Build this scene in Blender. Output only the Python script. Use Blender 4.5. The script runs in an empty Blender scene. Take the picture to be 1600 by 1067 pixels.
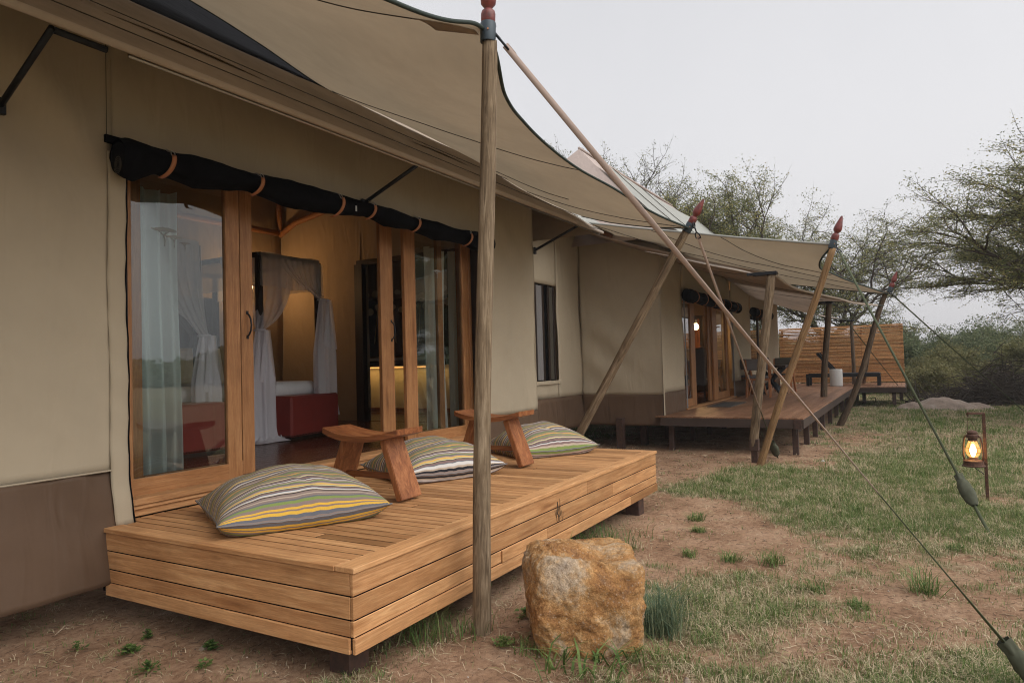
import bpy, bmesh, math, random
import numpy as np
from mathutils import Vector, Matrix, noise, Euler
random.seed(7); rng = np.random.default_rng(7)
sc = bpy.context.scene
C = sc.collection
R_ = math.radians

# ------------------------------------------------------------------ camera
cam_d = bpy.data.cameras.new('camera'); cam = bpy.data.objects.new('camera', cam_d); C.objects.link(cam)
right = Vector((0.49775, -0.86687, -0.02785)); down = Vector((0.01321, 0.03968, -0.99913)); fwd = Vector((0.86722, 0.49695, 0.0312))
m3 = Matrix((right, -down, -fwd)).transposed()
cam.matrix_world = Matrix.Translation((0, 0, 1.6)) @ m3.to_4x4()
cam_d.lens = 36 * 1083 / 1600; cam_d.sensor_width = 36; cam_d.clip_start = 0.05; cam_d.clip_end = 2000
sc.camera = cam
# ------------------------------------------------------------------ world: overcast sky
SUN_EL, SUN_ROT = R_(58), R_(200)
w = bpy.data.worlds.new('World'); sc.world = w; w.use_nodes = True
nt = w.node_tree; N = nt.nodes; L = nt.links; N.clear()
sky = N.new('ShaderNodeTexSky'); sky.sky_type = 'NISHITA'; sky.sun_disc = False
sky.sun_elevation = SUN_EL; sky.sun_rotation = SUN_ROT; sky.air_density = 1.5; sky.dust_density = 6
hsv = N.new('ShaderNodeHueSaturation'); hsv.inputs['Saturation'].default_value = 0.15
L.new(sky.outputs[0], hsv.inputs['Color'])
bg1 = N.new('ShaderNodeBackground'); bg1.inputs['Strength'].default_value = 0.05; L.new(hsv.outputs[0], bg1.inputs[0])
# the cloud layer that covers the whole sky
tc = N.new('ShaderNodeTexCoord'); nz = N.new('ShaderNodeTexNoise'); nz.inputs['Scale'].default_value = 1.6
nz.inputs['Detail'].default_value = 4; L.new(tc.outputs['Generated'], nz.inputs['Vector'])
cr = N.new('ShaderNodeValToRGB'); cr.color_ramp.elements[0].position = .3; cr.color_ramp.elements[1].position = .7
cr.color_ramp.elements[0].color = (.43, .428, .446, 1); cr.color_ramp.elements[1].color = (.498, .49, .504, 1)
L.new(nz.outputs[0], cr.inputs[0])
bg2 = N.new('ShaderNodeBackground'); bg2.inputs['Strength'].default_value = 1.0; L.new(cr.outputs[0], bg2.inputs[0])
add = N.new('ShaderNodeAddShader'); L.new(bg1.outputs[0], add.inputs[0]); L.new(bg2.outputs[0], add.inputs[1])
wo = N.new('ShaderNodeOutputWorld'); L.new(add.outputs[0], wo.inputs[0])
sd = bpy.data.lights.new('sun', 'SUN'); sd.energy = 1.5; sd.angle = R_(80); sd.color = (1, .96, .9)
sun = bpy.data.objects.new('sun', sd); C.objects.link(sun)
# direction to the sun: out in front of the tents, high, a little behind the camera
to_sun = Vector((-0.08, -0.80, 0.90)).normalized()
sun.rotation_euler = to_sun.to_track_quat('Z', 'Y').to_euler()
sky.sun_elevation = math.asin(to_sun.z); sky.sun_rotation = math.atan2(to_sun.x, to_sun.y)
sc.view_settings.view_transform = 'Standard'; sc.view_settings.look = 'None'
sc.view_settings.exposure = 0.34; sc.view_settings.gamma = 1; sc.view_settings.use_curve_mapping = False
sc.cycles.max_bounces = 8; sc.cycles.transparent_max_bounces = 24; sc.cycles.use_denoising = True
sc.cycles.sample_clamp_indirect = 4; sc.cycles.filter_width = 1.1

# ------------------------------------------------------------------ materials
def mat(name, col=(.5, .5, .5), rough=.7, metal=0, spec=.5):
    m = bpy.data.materials.new(name); m.use_nodes = True
    b = m.node_tree.nodes['Principled BSDF']
    b.inputs['Base Color'].default_value = (*col, 1); b.inputs['Roughness'].default_value = rough
    b.inputs['Metallic'].default_value = metal; b.inputs['Specular IOR Level'].default_value = spec
    return m
def nd(m, t, **kw):
    n = m.node_tree.nodes.new(t)
    for k, v in kw.items():
        if k in n.inputs: n.inputs[k].default_value = v
        else: setattr(n, k, v)
    return n
def lk(m, a, b): m.node_tree.links.new(a, b)
def P(m): return m.node_tree.nodes['Principled BSDF']
def ramp(m, fac, stops):
    r = nd(m, 'ShaderNodeValToRGB'); e = r.color_ramp.elements
    while len(e) < len(stops): e.new(.5)
    for i, (p, c) in enumerate(stops):
        e[i].position = p; e[i].color = (*c, 1) if len(c) == 3 else c
    lk(m, fac, r.inputs[0]); return r.outputs[0]
def vec(m, scale=(1, 1, 1), coord='Object', rnd=True):
    t = nd(m, 'ShaderNodeTexCoord'); mp = nd(m, 'ShaderNodeMapping'); mp.inputs['Scale'].default_value = scale
    lk(m, t.outputs[coord], mp.inputs['Vector'])
    if rnd:
        oi = nd(m, 'ShaderNodeObjectInfo'); mu = nd(m, 'ShaderNodeMath', operation='MULTIPLY'); mu.inputs[1].default_value = 57.3
        lk(m, oi.outputs['Random'], mu.inputs[0]); cb = nd(m, 'ShaderNodeCombineXYZ')
        for k in 'XYZ': lk(m, mu.outputs[0], cb.inputs[k])
        lk(m, cb.outputs[0], mp.inputs['Location'])
    return mp.outputs[0]
def noi(m, v, scale, detail=4, rough=.55, dist=0):
    n = nd(m, 'ShaderNodeTexNoise'); n.inputs['Scale'].default_value = scale; n.inputs['Detail'].default_value = detail
    n.inputs['Roughness'].default_value = rough; n.inputs['Distortion'].default_value = dist
    lk(m, v, n.inputs['Vector']); return n.outputs['Fac']
def mixc(m, fac, a, b, mode='MIX'):
    x = nd(m, 'ShaderNodeMix', data_type='RGBA', blend_type=mode)
    if isinstance(fac, (int, float)): x.inputs[0].default_value = fac
    else: lk(m, fac, x.inputs[0])
    for i, s in ((6, a), (7, b)):
        if isinstance(s, tuple): x.inputs[i].default_value = (*s, 1)
        else: lk(m, s, x.inputs[i])
    return x.outputs[2]
def bump(m, h, strength=.3, dist=.01):
    b = nd(m, 'ShaderNodeBump'); b.inputs['Strength'].default_value = strength; b.inputs['Distance'].default_value = dist
    lk(m, h, b.inputs['Height']); lk(m, b.outputs[0], P(m).inputs['Normal']); return b

def wood(name, c0, c1, c2, axis='x', rough=.55, tone=.35, fine=1.0, spec=.35, knots=True):
    """boards: grain runs along the given local axis; every object gets its own tone"""
    m = mat(name, c1, rough, spec=spec)
    s = {'x': (1.1, 17, 17), 'y': (17, 1.1, 17), 'z': (17, 17, 1.1)}[axis]; s = tuple(q * fine for q in s)
    v = vec(m, s); g = noi(m, v, 1.6, 6, .62, 1.3)
    v2 = vec(m, tuple(q * (5 if q > 1 * fine else 2) for q in s)); g2 = noi(m, v2, 2.2, 5, .7, .3)
    col = ramp(m, g, [(.28, c0), (.5, c1), (.72, c2)])
    fine_c = ramp(m, g2, [(.3, (.62, .58, .55)), (.62, (1.1, 1.1, 1.1))])
    col = mixc(m, .62, col, fine_c, 'MULTIPLY')
    if knots:
        v3 = vec(m, tuple(q * (.22 if q > 2 else .5) for q in s)); kn = nd(m, 'ShaderNodeTexVoronoi'); kn.inputs['Scale'].default_value = 1.3; lk(m, v3, kn.inputs['Vector'])
        kc = ramp(m, kn.outputs['Distance'], [(0, (.3, .2, .12)), (.09, (.75, .66, .58)), (.16, (1, 1, 1))])
        col = mixc(m, .75, col, kc, 'MULTIPLY')
    oi = nd(m, 'ShaderNodeObjectInfo')
    tn = ramp(m, oi.outputs['Random'], [(0, (1 - tone, 1 - tone * 1.1, 1 - tone * 1.3)), (.5, (1, .98, .96)), (1, (1 + tone * .45, 1 + tone * .5, 1 + tone * .5))])
    col = mixc(m, 1.0, col, tn, 'MULTIPLY')
    st = noi(m, vec(m, (2.2, 2.2, 2.2)), 1.5, 3)
    col = mixc(m, .55, col, ramp(m, st, [(.35, (.72, .7, .68)), (.6, (1.04, 1.03, 1.02))]), 'MULTIPLY')
    lk(m, col, P(m).inputs['Base Color'])
    rr = nd(m, 'ShaderNodeMapRange'); rr.inputs[3].default_value = rough - .12; rr.inputs[4].default_value = rough + .15
    lk(m, g2, rr.inputs[0]); lk(m, rr.outputs[0], P(m).inputs['Roughness'])
    bump(m, g2, .25, .004)
    return m
M = {}
M['teak'] = wood('teak_deck', (.37, .175, .07), (.50, .262, .115), (.63, .37, .18), 'x', .58, .36)
M['teakz'] = wood('teak_door_upright', (.27, .118, .045), (.36, .17, .068), (.46, .24, .105), 'z', .42, .15)
M['teakx'] = wood('teak_door_rail', (.28, .12, .045), (.37, .175, .07), (.46, .24, .105), 'x', .42, .15)
M['darkdeck'] = wood('aged_deck', (.17, .082, .045), (.26, .135, .078), (.36, .21, .13), 'x', .5, .3)
M['floor'] = wood('polished_floor', (.045, .016, .008), (.085, .032, .016), (.14, .06, .03), 'x', .22, .35, spec=.5)
M['stool'] = wood('rosewood_stool', (.13, .04, .014), (.25, .088, .032), (.40, .17, .065), 'y', .4, .1, .8)
M['stoolz'] = wood('rosewood_leg', (.17, .055, .02), (.31, .115, .042), (.47, .21, .085), 'z', .42, .1, .8)
M['pole'] = wood('weathered_pole', (.06, .042, .027), (.20, .145, .092), (.37, .29, .20), 'z', .8, .12, 1.6, spec=.2)
M['poledark'] = wood('dark_pole', (.05, .036, .024), (.115, .082, .056), (.21, .16, .115), 'z', .8, .12, 1.6, spec=.2)
M['polegold'] = wood('golden_pole', (.12, .065, .028), (.24, .145, .07), (.38, .25, .135), 'z', .75, .1, 1.6, spec=.2)
M['slat'] = wood('fence_slat', (.40, .17, .062), (.62, .31, .125), (.80, .50, .25), 'y', .6, .42)
M['orangewood'] = wood('chair_wood', (.22, .075, .025), (.36, .14, .05), (.46, .21, .085), 'z', .45, .1)
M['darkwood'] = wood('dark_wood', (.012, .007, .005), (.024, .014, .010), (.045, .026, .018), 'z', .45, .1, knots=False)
M['barewood'] = wood('roof_timber', (.18, .075, .03), (.27, .12, .05), (.36, .18, .08), 'x', .6, .1)
M['finial'] = mat('painted_finial', (.16, .030, .026), .42)
v = vec(M['finial'], (8, 8, 8)); lk(M['finial'], ramp(M['finial'], noi(M['finial'], v, 3, 6), [(.3, (.085, .02, .018)), (.6, (.19, .036, .03))]), P(M['finial']).inputs['Base Color'])
bump(M['finial'], noi(M['finial'], v, 9, 3), .2, .004)

def canvas(name, c, trans=.0, rough=.85, dirt=.25, wscale=420, wr=.6, side=None):
    m = mat(name, c, rough, spec=.2)
    v = vec(m, (1, 1, 1), rnd=False)
    d = noi(m, v, 1.1, 5, .6); d2 = noi(m, v, 9, 5, .65)
    lo = tuple(x * (1 - dirt) for x in c); hi = tuple(min(1, x * (1 + dirt * .5)) for x in c)
    col = ramp(m, d, [(.3, lo), (.55, c), (.75, hi)])
    col = mixc(m, min(.35, dirt * 1.3), col, ramp(m, d2, [(.3, (.8, .79, .77)), (.65, (1.05, 1.05, 1.05))]), 'MULTIPLY')
    lk(m, col, P(m).inputs['Base Color'])
    wv = nd(m, 'ShaderNodeTexNoise'); wv.inputs['Scale'].default_value = wscale; lk(m, v, wv.inputs['Vector'])
    v2 = vec(m, (2.4, 2.4, .7), rnd=False); cr_ = noi(m, v2, 1.7, 2, .4, 1.6)
    ad = nd(m, 'ShaderNodeMath', operation='MULTIPLY_ADD'); lk(m, wv.outputs['Fac'], ad.inputs[0]); ad.inputs[1].default_value = .03; lk(m, cr_, ad.inputs[2])
    bump(m, ad.outputs[0], wr, .03)
    if trans > 0:
        t = nd(m, 'ShaderNodeBsdfTranslucent'); lk(m, col, t.inputs['Color'])
        mx = nd(m, 'ShaderNodeMixShader'); mx.inputs[0].default_value = trans
        out = m.node_tree.nodes['Material Output']
        lk(m, P(m).outputs[0], mx.inputs[1]); lk(m, t.outputs[0], mx.inputs[2]); lk(m, mx.outputs[0], out.inputs[0])
    return m
M['wall'] = canvas('wall_canvas', (.41, .345, .252), 0, .85, .07, wr=.45)
M['skirt'] = canvas('skirt_canvas', (.112, .070, .045), 0, .6, .2)
M['fly'] = canvas('roof_fly_canvas', (.33, .265, .205), .04, .8)
M['shade'] = canvas('shade_canvas', (.385, .305, .21), .30, .85, .12, wr=.25)
M['flybrown'] = canvas('brown_fly_canvas', (.33, .25, .19), .25, .85)
M['roofpink'] = canvas('weathered_roof_canvas', (.50, .41, .37), .1, .8, .1)
M['roofgrey'] = canvas('grey_fly_canvas', (.42, .425, .395), .2, .8, .1, wr=.25)
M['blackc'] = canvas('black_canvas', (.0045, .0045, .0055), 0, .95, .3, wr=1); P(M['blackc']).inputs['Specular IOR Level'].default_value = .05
M['inner'] = canvas('inner_canvas', (.33, .25, .175), .0, .9, .15)
M['hem'] = canvas('hem_canvas', (.45, .38, .32), 0, .8, .1)
M['edge'] = mat('dark_green_binding', (.022, .035, .028), .7)
M['seam'] = mat('seam_thread', (.05, .042, .03), .8)
M['metal'] = mat('black_metal', (.018, .020, .024), .45, .6)
M['steel'] = mat('steel', (.45, .43, .40), .3, 1)
M['collar'] = mat('painted_collar', (.035, .050, .062), .45, .3)
M['leather'] = mat('tan_leather', (.36, .145, .06), .55)
M['strap'] = canvas('strap_webbing', (.50, .385, .33), 0, .8, .1, wr=.2)
M['strapgreen'] = canvas('green_webbing', (.11, .125, .075), 0, .8, .1, wr=.2)
M['bag'] = canvas('green_canvas_bag', (.095, .10, .068), 0, .85, .3, wr=1)
M['brownsteel'] = mat('brown_painted_steel', (.050, .026, .020), .55, 0)
v = vec(M['brownsteel'], (6, 6, 6)); lk(M['brownsteel'], ramp(M['brownsteel'], noi(M['brownsteel'], v, 4, 6), [(.35, (.035, .020, .017)), (.7, (.085, .042, .028))]), P(M['brownsteel']).inputs['Base Color'])
M['fascia'] = canvas('brown_fascia', (.070, .050, .042), 0, .6, .2, wr=.2)
M['rust'] = mat('rusted_iron', (.10, .045, .028), .7, .3)
v = vec(M['rust'], (30, 30, 30)); lk(M['rust'], ramp(M['rust'], noi(M['rust'], v, 2, 6), [(.3, (.045, .022, .018)), (.6, (.12, .055, .032)), (.8, (.22, .12, .08))]), P(M['rust']).inputs['Base Color'])
bump(M['rust'], noi(M['rust'], v, 3, 4), .4, .003)
M['white'] = canvas('white_bedding', (.72, .71, .73), 0, .9, .04, wr=.5)
M['cushion'] = canvas('cream_cushion', (.62, .52, .36), 0, .9, .08, wr=.5)
M['ottoman'] = canvas('red_leather', (.22, .036, .028), 0, .38, .15, wr=.15)
M['head'] = canvas('headboard_fabric', (.12, .11, .12), 0, .9, .1, wr=.2)
M['greyfab'] = canvas('grey_fabric', (.20, .19, .19), 0, .9, .1, wr=.2)
M['ceram'] = mat('white_ceramic', (.55, .54, .52), .45)
M['mat'] = canvas('grey_mat', (.09, .09, .088), 0, .95, .15, wr=.2)
M['loungefab'] = mat('black_sling', (.018, .020, .025), .6)
def glass(name, tint=(.93, .97, .96)):
    m = mat(name); t = m.node_tree; out = t.nodes['Material Output']
    tr = nd(m, 'ShaderNodeBsdfTransparent'); tr.inputs[0].default_value = (*tint, 1)
    gl = nd(m, 'ShaderNodeBsdfGlossy'); gl.inputs['Roughness'].default_value = .0; gl.inputs[0].default_value = (.95, 1, 1, 1)
    fr = nd(m, 'ShaderNodeFresnel'); fr.inputs[0].default_value = 1.75
    # two faces of the pane reflect: about double the single-face value
    mu = nd(m, 'ShaderNodeMath', operation='MULTIPLY'); mu.use_clamp = True; mu.inputs[1].default_value = 1.35; lk(m, fr.outputs[0], mu.inputs[0])
    mx = nd(m, 'ShaderNodeMixShader'); lk(m, mu.outputs[0], mx.inputs[0]); lk(m, tr.outputs[0], mx.inputs[1]); lk(m, gl.outputs[0], mx.inputs[2])
    lk(m, mx.outputs[0], out.inputs[0]); return m
M['glass'] = glass('window_glass')
def sheer(name, c, alpha):
    m = mat(name, c, .9); out = m.node_tree.nodes['Material Output']
    tr = nd(m, 'ShaderNodeBsdfTransparent'); tl = nd(m, 'ShaderNodeBsdfTranslucent'); tl.inputs[0].default_value = (*c, 1)
    a = nd(m, 'ShaderNodeMixShader'); a.inputs[0].default_value = .5; lk(m, P(m).outputs[0], a.inputs[1]); lk(m, tl.outputs[0], a.inputs[2])
    b = nd(m, 'ShaderNodeMixShader'); b.inputs[0].default_value = alpha; lk(m, tr.outputs[0], b.inputs[1]); lk(m, a.outputs[0], b.inputs[2])
    lk(m, b.outputs[0], out.inputs[0]); return m
M['net'] = sheer('mosquito_net', (.88, .85, .9), .6)
M['netthick'] = sheer('gathered_net', (.90, .88, .93), .9)
M['curtain'] = sheer('pale_curtain', (.86, .91, .90), .96)
M['decal'] = sheer('frosted_print', (.62, .64, .65), .5)
def emit(name, col, s):
    m = mat(name, col); b = P(m); b.inputs['Emission Color'].default_value = (*col, 1); b.inputs['Emission Strength'].default_value = s; return m
M['bulb'] = emit('lit_bulb', (1, .55, .2), .5)
M['bulb2'] = emit('lit_bulb_warm', (1, .72, .38), 25)
M['lampglass'] = mat('amber_glass'); P(M['lampglass']).inputs['Base Color'].default_value = (1, .75, .4, 1)
_m = M['lampglass']; tr = nd(_m, 'ShaderNodeBsdfTransparent'); tr.inputs[0].default_value = (1, .80, .5, 1); gl = nd(_m, 'ShaderNodeBsdfGlossy'); gl.inputs['Roughness'].default_value = .05
fr = nd(_m, 'ShaderNodeFresnel'); mx = nd(_m, 'ShaderNodeMixShader'); lk(_m, fr.outputs[0], mx.inputs[0]); lk(_m, tr.outputs[0], mx.inputs[1]); lk(_m, gl.outputs[0], mx.inputs[2])
em = nd(_m, 'ShaderNodeEmission'); em.inputs[0].default_value = (1, .55, .18, 1); em.inputs[1].default_value = .25; ash = nd(_m, 'ShaderNodeAddShader')
lk(_m, mx.outputs[0], ash.inputs[0]); lk(_m, em.outputs[0], ash.inputs[1]); lk(_m, ash.outputs[0], _m.node_tree.nodes['Material Output'].inputs[0])
def striped():
    """cushion cloth: stripes along local x, laid out across local y"""
    m = mat('striped_cloth', (.4, .35, .3), .85, spec=.2)
    t = nd(m, 'ShaderNodeUVMap'); sp = nd(m, 'ShaderNodeSeparateXYZ'); lk(m, t.outputs[0], sp.inputs[0])
    mo = nd(m, 'ShaderNodeMath', operation='MULTIPLY'); mo.inputs[1].default_value = 3.7; lk(m, sp.outputs[1], mo.inputs[0])
    fr = nd(m, 'ShaderNodeMath', operation='FRACT'); lk(m, mo.outputs[0], fr.inputs[0])
    tp = (.25, .19, .165); gr = (.21, .27, .085); ye = (.70, .42, .065); bk = (.018, .018, .022); wh = (.62, .60, .58)
    lt = (.46, .37, .29); bl = (.14, .145, .165); cy = (.66, .58, .30); pk = (.22, .15, .14)
    seq = [(tp, 7), (gr, 4), (tp, 2), (bl, 2.2), (ye, 2), (tp, 1), (ye, 1.6), (tp, 5), (gr, 4.5), (bl, 2.5), (tp, 4), (lt, 2), (tp, 5), (bk, 2), (lt, 1.5),
           (wh, 3.2), (bl, 2), (pk, 4), (bk, 1.4), (cy, 2), (lt, 1.5), (ye, 3), (lt, 2), (tp, 3.5), (bl, 2), (gr, 3), (lt, 2), (pk, 3), (wh, 2.4), (bk, 1.6), (pk, 5), (bk, 1.2), (lt, 2), (cy, 2)]
    tot = sum(s for _, s in seq)
    # two ramps (32 stops each at most), joined at the middle
    def rmp(sub, tot_, off):
        r = nd(m, 'ShaderNodeValToRGB'); r.color_ramp.interpolation = 'CONSTANT'; e = r.color_ramp.elements; x = 0
        for i, (c, s) in enumerate(sub):
            if i < 2: e[i].position = x; q = e[i]
            else: q = e.new(x)
            q.color = (*c, 1); x += s / tot_
        return r
    h = 17; s1 = sum(s for _, s in seq[:h]); s2 = tot - s1; k = s1 / tot
    r1 = rmp(seq[:h], s1, 0); r2 = rmp(seq[h:], s2, 0)
    d1 = nd(m, 'ShaderNodeMath', operation='DIVIDE'); d1.inputs[1].default_value = k; lk(m, fr.outputs[0], d1.inputs[0]); lk(m, d1.outputs[0], r1.inputs[0])
    s_ = nd(m, 'ShaderNodeMath', operation='SUBTRACT'); s_.inputs[1].default_value = k; lk(m, fr.outputs[0], s_.inputs[0])
    d2 = nd(m, 'ShaderNodeMath', operation='DIVIDE'); d2.inputs[1].default_value = 1 - k; lk(m, s_.outputs[0], d2.inputs[0]); lk(m, d2.outputs[0], r2.inputs[0])
    gt = nd(m, 'ShaderNodeMath', operation='GREATER_THAN'); gt.inputs[1].default_value = k; lk(m, fr.outputs[0], gt.inputs[0])
    col = mixc(m, gt.outputs[0], r1.outputs[0], r2.outputs[0])
    v = vec(m, (1, 1, 1)); wv = noi(m, v, 300, 2); wn = noi(m, v, 5, 4)
    col = mixc(m, .5, col, ramp(m, wv, [(.3, (.75, .75, .75)), (.7, (1.1, 1.1, 1.1))]), 'MULTIPLY')
    lk(m, col, P(m).inputs['Base Color']); bump(m, wn, .6, .02)
    return m
M['stripe'] = striped()

# ------------------------------------------------------------------ mesh helpers
def empty(name, loc, label=None, cat=None, group=None, rz=0, kind=None):
    o = bpy.data.objects.new(name, None); C.objects.link(o); o.location = loc; o.rotation_euler = (0, 0, rz); o.empty_display_size = .1
    tag(o, label, cat, group, kind); return o
def tag(o, label=None, cat=None, group=None, kind=None):
    if label: o['label'] = label
    if cat: o['category'] = cat
    if group: o['group'] = group
    if kind: o['kind'] = kind
    return o
def wl(o):
    v = Vector((0, 0, 0))
    while o: v += o.location; o = o.parent
    return v
class MB:
    def __init__(s): s.v = []; s.f = []; s.sm = False
    def add(s, vs, fs):
        o = len(s.v); s.v += [tuple(x) for x in vs]; s.f += [tuple(i + o for i in f) for f in fs]; return s
    def box(s, c, d, rot=None, ch=0):
        x, y, z = (q / 2 for q in d)
        if ch:
            bm = bmesh.new(); bmesh.ops.create_cube(bm, size=1); bmesh.ops.scale(bm, vec=d, verts=bm.verts)
            bmesh.ops.bevel(bm, geom=bm.edges[:], offset=ch, segments=1, affect='EDGES')
            vs = [v.co.copy() for v in bm.verts]; fs = [[v.index for v in f.verts] for f in bm.faces]; bm.free()
        else:
            vs = [Vector((a * x, b * y, c_ * z)) for a in (-1, 1) for b in (-1, 1) for c_ in (-1, 1)]
            fs = [(0, 1, 3, 2), (4, 6, 7, 5), (0, 4, 5, 1), (2, 3, 7, 6), (0, 2, 6, 4), (1, 5, 7, 3)]
        if rot is not None:
            r = rot if isinstance(rot, Matrix) else Euler(rot).to_matrix()
            vs = [r @ v for v in vs]
        return s.add([v + Vector(c) for v in vs], fs)
    def bar(s, a, b, w, h, ch=0, up=(0, 0, 1)):
        a = Vector(a); b = Vector(b); d = b - a; x = d.normalized(); u = Vector(up)
        if abs(x.dot(u)) > .98: u = Vector((0, 1, 0))
        y = u.cross(x).normalized(); z = x.cross(y)
        return s.box((a + b) / 2, (d.length, w, h), Matrix((x, y, z)).transposed(), ch)
    def tube(s, pts, r, n=10, cap=True, sq=(1, 1)):
        pts = [Vector(p) for p in pts]; k = len(pts); rr = r if hasattr(r, '__len__') else [r] * k
        vs = []; fs = []; t0 = (pts[1] - pts[0]).normalized(); u = t0.orthogonal().normalized()
        if abs(t0.z) < .9: u = Vector((0, 0, 1)).cross(t0).normalized()
        for i in range(k):
            t = (pts[min(i + 1, k - 1)] - pts[max(i - 1, 0)]).normalized()
            u = (u - t * u.dot(t)).normalized(); w_ = t.cross(u)
            for j in range(n):
                a = 2 * math.pi * j / n; vs.append(pts[i] + (u * math.cos(a) * sq[0] + w_ * math.sin(a) * sq[1]) * rr[i])
        for i in range(k - 1):
            for j in range(n): fs.append((i * n + j, i * n + (j + 1) % n, (i + 1) * n + (j + 1) % n, (i + 1) * n + j))
        if cap: fs.append(tuple(range(n))[::-1]); fs.append(tuple((k - 1) * n + j for j in range(n)))
        return s.add(vs, fs)
    def lathe(s, prof, base=(0, 0, 0), axis=(0, 0, 1), n=20):
        ax = Vector(axis).normalized(); b = Vector(base)
        u = ax.orthogonal().normalized() if abs(ax.z) < .999 else Vector((1, 0, 0)); w_ = ax.cross(u); vs = []; fs = []; k = len(prof)
        for r, h in prof:
            for j in range(n):
                a = 2 * math.pi * j / n; vs.append(b + ax * h + (u * math.cos(a) + w_ * math.sin(a)) * r)
        for i in range(k - 1):
            for j in range(n): fs.append((i * n + j, i * n + (j + 1) % n, (i + 1) * n + (j + 1) % n, (i + 1) * n + j))
        fs.append(tuple(range(n))[::-1]); fs.append(tuple((k - 1) * n + j for j in range(n)))
        return s.add(vs, fs)
    def grid(s, fn, nu, nv, wrap=False):
        vs = [fn(i / nu, j / nv) for j in range(nv + 1) for i in range(nu + 1)]
        fs = [(j * (nu + 1) + i, j * (nu + 1) + i + 1, (j + 1) * (nu + 1) + i + 1, (j + 1) * (nu + 1) + i) for j in range(nv) for i in range(nu)]
        return s.add(vs, fs)
    def poly(s, pts): return s.add(pts, [tuple(range(len(pts)))])
    def build(s, name, m, parent=None, origin=None, smooth=None, thick=0):
        o_ = Vector(origin) if origin is not None else (wl(parent) if parent else Vector((0, 0, 0)))
        me = bpy.data.meshes.new(name); me.from_pydata([tuple(Vector(v) - o_) for v in s.v], [], s.f); me.materials.append(M[m] if isinstance(m, str) else m)
        if smooth if smooth is not None else s.sm: me.polygons.foreach_set('use_smooth', [True] * len(me.polygons))
        me.validate(); me.update()
        ob = bpy.data.objects.new(name, me); C.objects.link(ob)
        if parent: ob.parent = parent
        ob.location = o_ - (wl(parent) if parent else Vector((0, 0, 0)))
        if thick:
            md = ob.modifiers.new('cloth_thickness', 'SOLIDIFY'); md.thickness = thick; md.offset = 0
        return ob
def smooth_angle(ob, deg=35):
    me = ob.data; me.polygons.foreach_set('use_smooth', [True] * len(me.polygons)); me.set_sharp_from_angle(angle=R_(deg)); return ob
BC = {}
def board(name, c, l, w_, t, m, parent, rot=(0, 0, 0), ch=.003):
    """one board, long axis = local x; alike boards share their mesh"""
    k = (round(l, 3), round(w_, 3), round(t, 3), m)
    if k not in BC:
        b = MB().box((0, 0, 0), (l, w_, t), ch=ch); me = bpy.data.meshes.new(name); me.from_pydata(b.v, [], b.f); me.materials.append(M[m]); BC[k] = me
    o = bpy.data.objects.new(name, BC[k]); C.objects.link(o); o.parent = parent
    o.location = Vector(c) - (wl(parent) if parent else Vector((0, 0, 0))); o.rotation_euler = rot; return o
def fb(x, y, z=0.0, oct_=4):
    return noise.fractal(Vector((x, y, z)), 1.0, 2.0, oct_)
def interp(xs, ys, x): return float(np.interp(x, xs, ys))
def curve(pts, n):
    """Catmull-Rom through pts, n+1 samples, keeps the knots at equal parameters"""
    p = [Vector(q) for q in pts]; p = [p[0] * 2 - p[1]] + p + [p[-1] * 2 - p[-2]]; out = []; k = len(p) - 3
    for i in range(n + 1):
        t = i / n * k; j = min(int(t), k - 1); f = t - j; a, b, c, d = p[j:j + 4]
        out.append(.5 * ((2 * b) + (c - a) * f + (2 * a - 5 * b + 4 * c - d) * f * f + (3 * b - a - 3 * c + d) * f ** 3))
    return out
def copy_tree(o, parent=None, loc=None, rz=None):
    c = o.copy(); C.objects.link(c); c.parent = parent
    if loc is not None: c.location = loc
    if rz is not None: c.rotation_euler = (o.rotation_euler[0], o.rotation_euler[1], rz)
    for ch in [x for x in C.objects if x.parent == o]: copy_tree(ch, c)
    return c
PI = math.pi

# ------------------------------------------------------------------ ground
# bare patches (x, y, radius along x, radius along y, weight) as seen on the site
BARE = [(6.3, 1.45, 1.1, .6, 1.2), (7.2, 2.0, .9, .45, 1.0), (5.3, -.05, .8, .4, .9), (4.4, .7, .7, .45, .4), (12.3, 2.6, 1.1, 1.3, .7), (10.2, 2.9, 1.3, .6, .6), (6.0, -.7, .9, .6, .8), (10.9, 1.2, .8, .4, .8),
        (3.0, 1.9, 1.2, .55, .55), (2.6, 4.3, 1.5, 2.5, .62), (3.4, 1.2, .6, .5, .5), (14.5, .9, 1.5, .4, .5), (8.95, -.66, .3, .3, .9), (5.5, 3.6, 3.5, 1.5, .9), (16, 3.5, 8, 2.2, 1), (3.9, .5, .4, .5, .4)]
GREEN = [(2.45, 3.75, .35, .3, .3), (3.1, 2.65, .6, .3, .4), (3.3, 1.0, .5, .5, .3), (5.2, 2.2, .8, .2, .5), (7.5, -.6, 1.2, .6, .35), (9.5, 1.2, 1.4, .9, .8), (10.8, -.2, 2.5, .8, .6), (8, .6, .9, .7, .4), (20, .4, 5, 1.2, .6), (8.6, 2.2, .8, .6, .7), (4.4, 1.5, .35, .3, .6), (4.9, .9, .9, .25, .5)]
def grass_amt(x, y):
    g = .70 + .50 * fb(x * .7 + 3, y * .7 - 2, 0, 4) + .38 * fb(x * 2.6, y * 2.6, 5, 3) + .50 * fb(x * 6, y * 6, 9, 3)
    for bx, by, rx, ry, wt in BARE: g -= wt * math.exp(-(((x - bx) / rx) ** 2 + ((y - by) / ry) ** 2))
    for bx, by, rx, ry, wt in GREEN: g += wt * math.exp(-(((x - bx) / rx) ** 2 + ((y - by) / ry) ** 2))
    return max(0, min(1, g))
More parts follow.
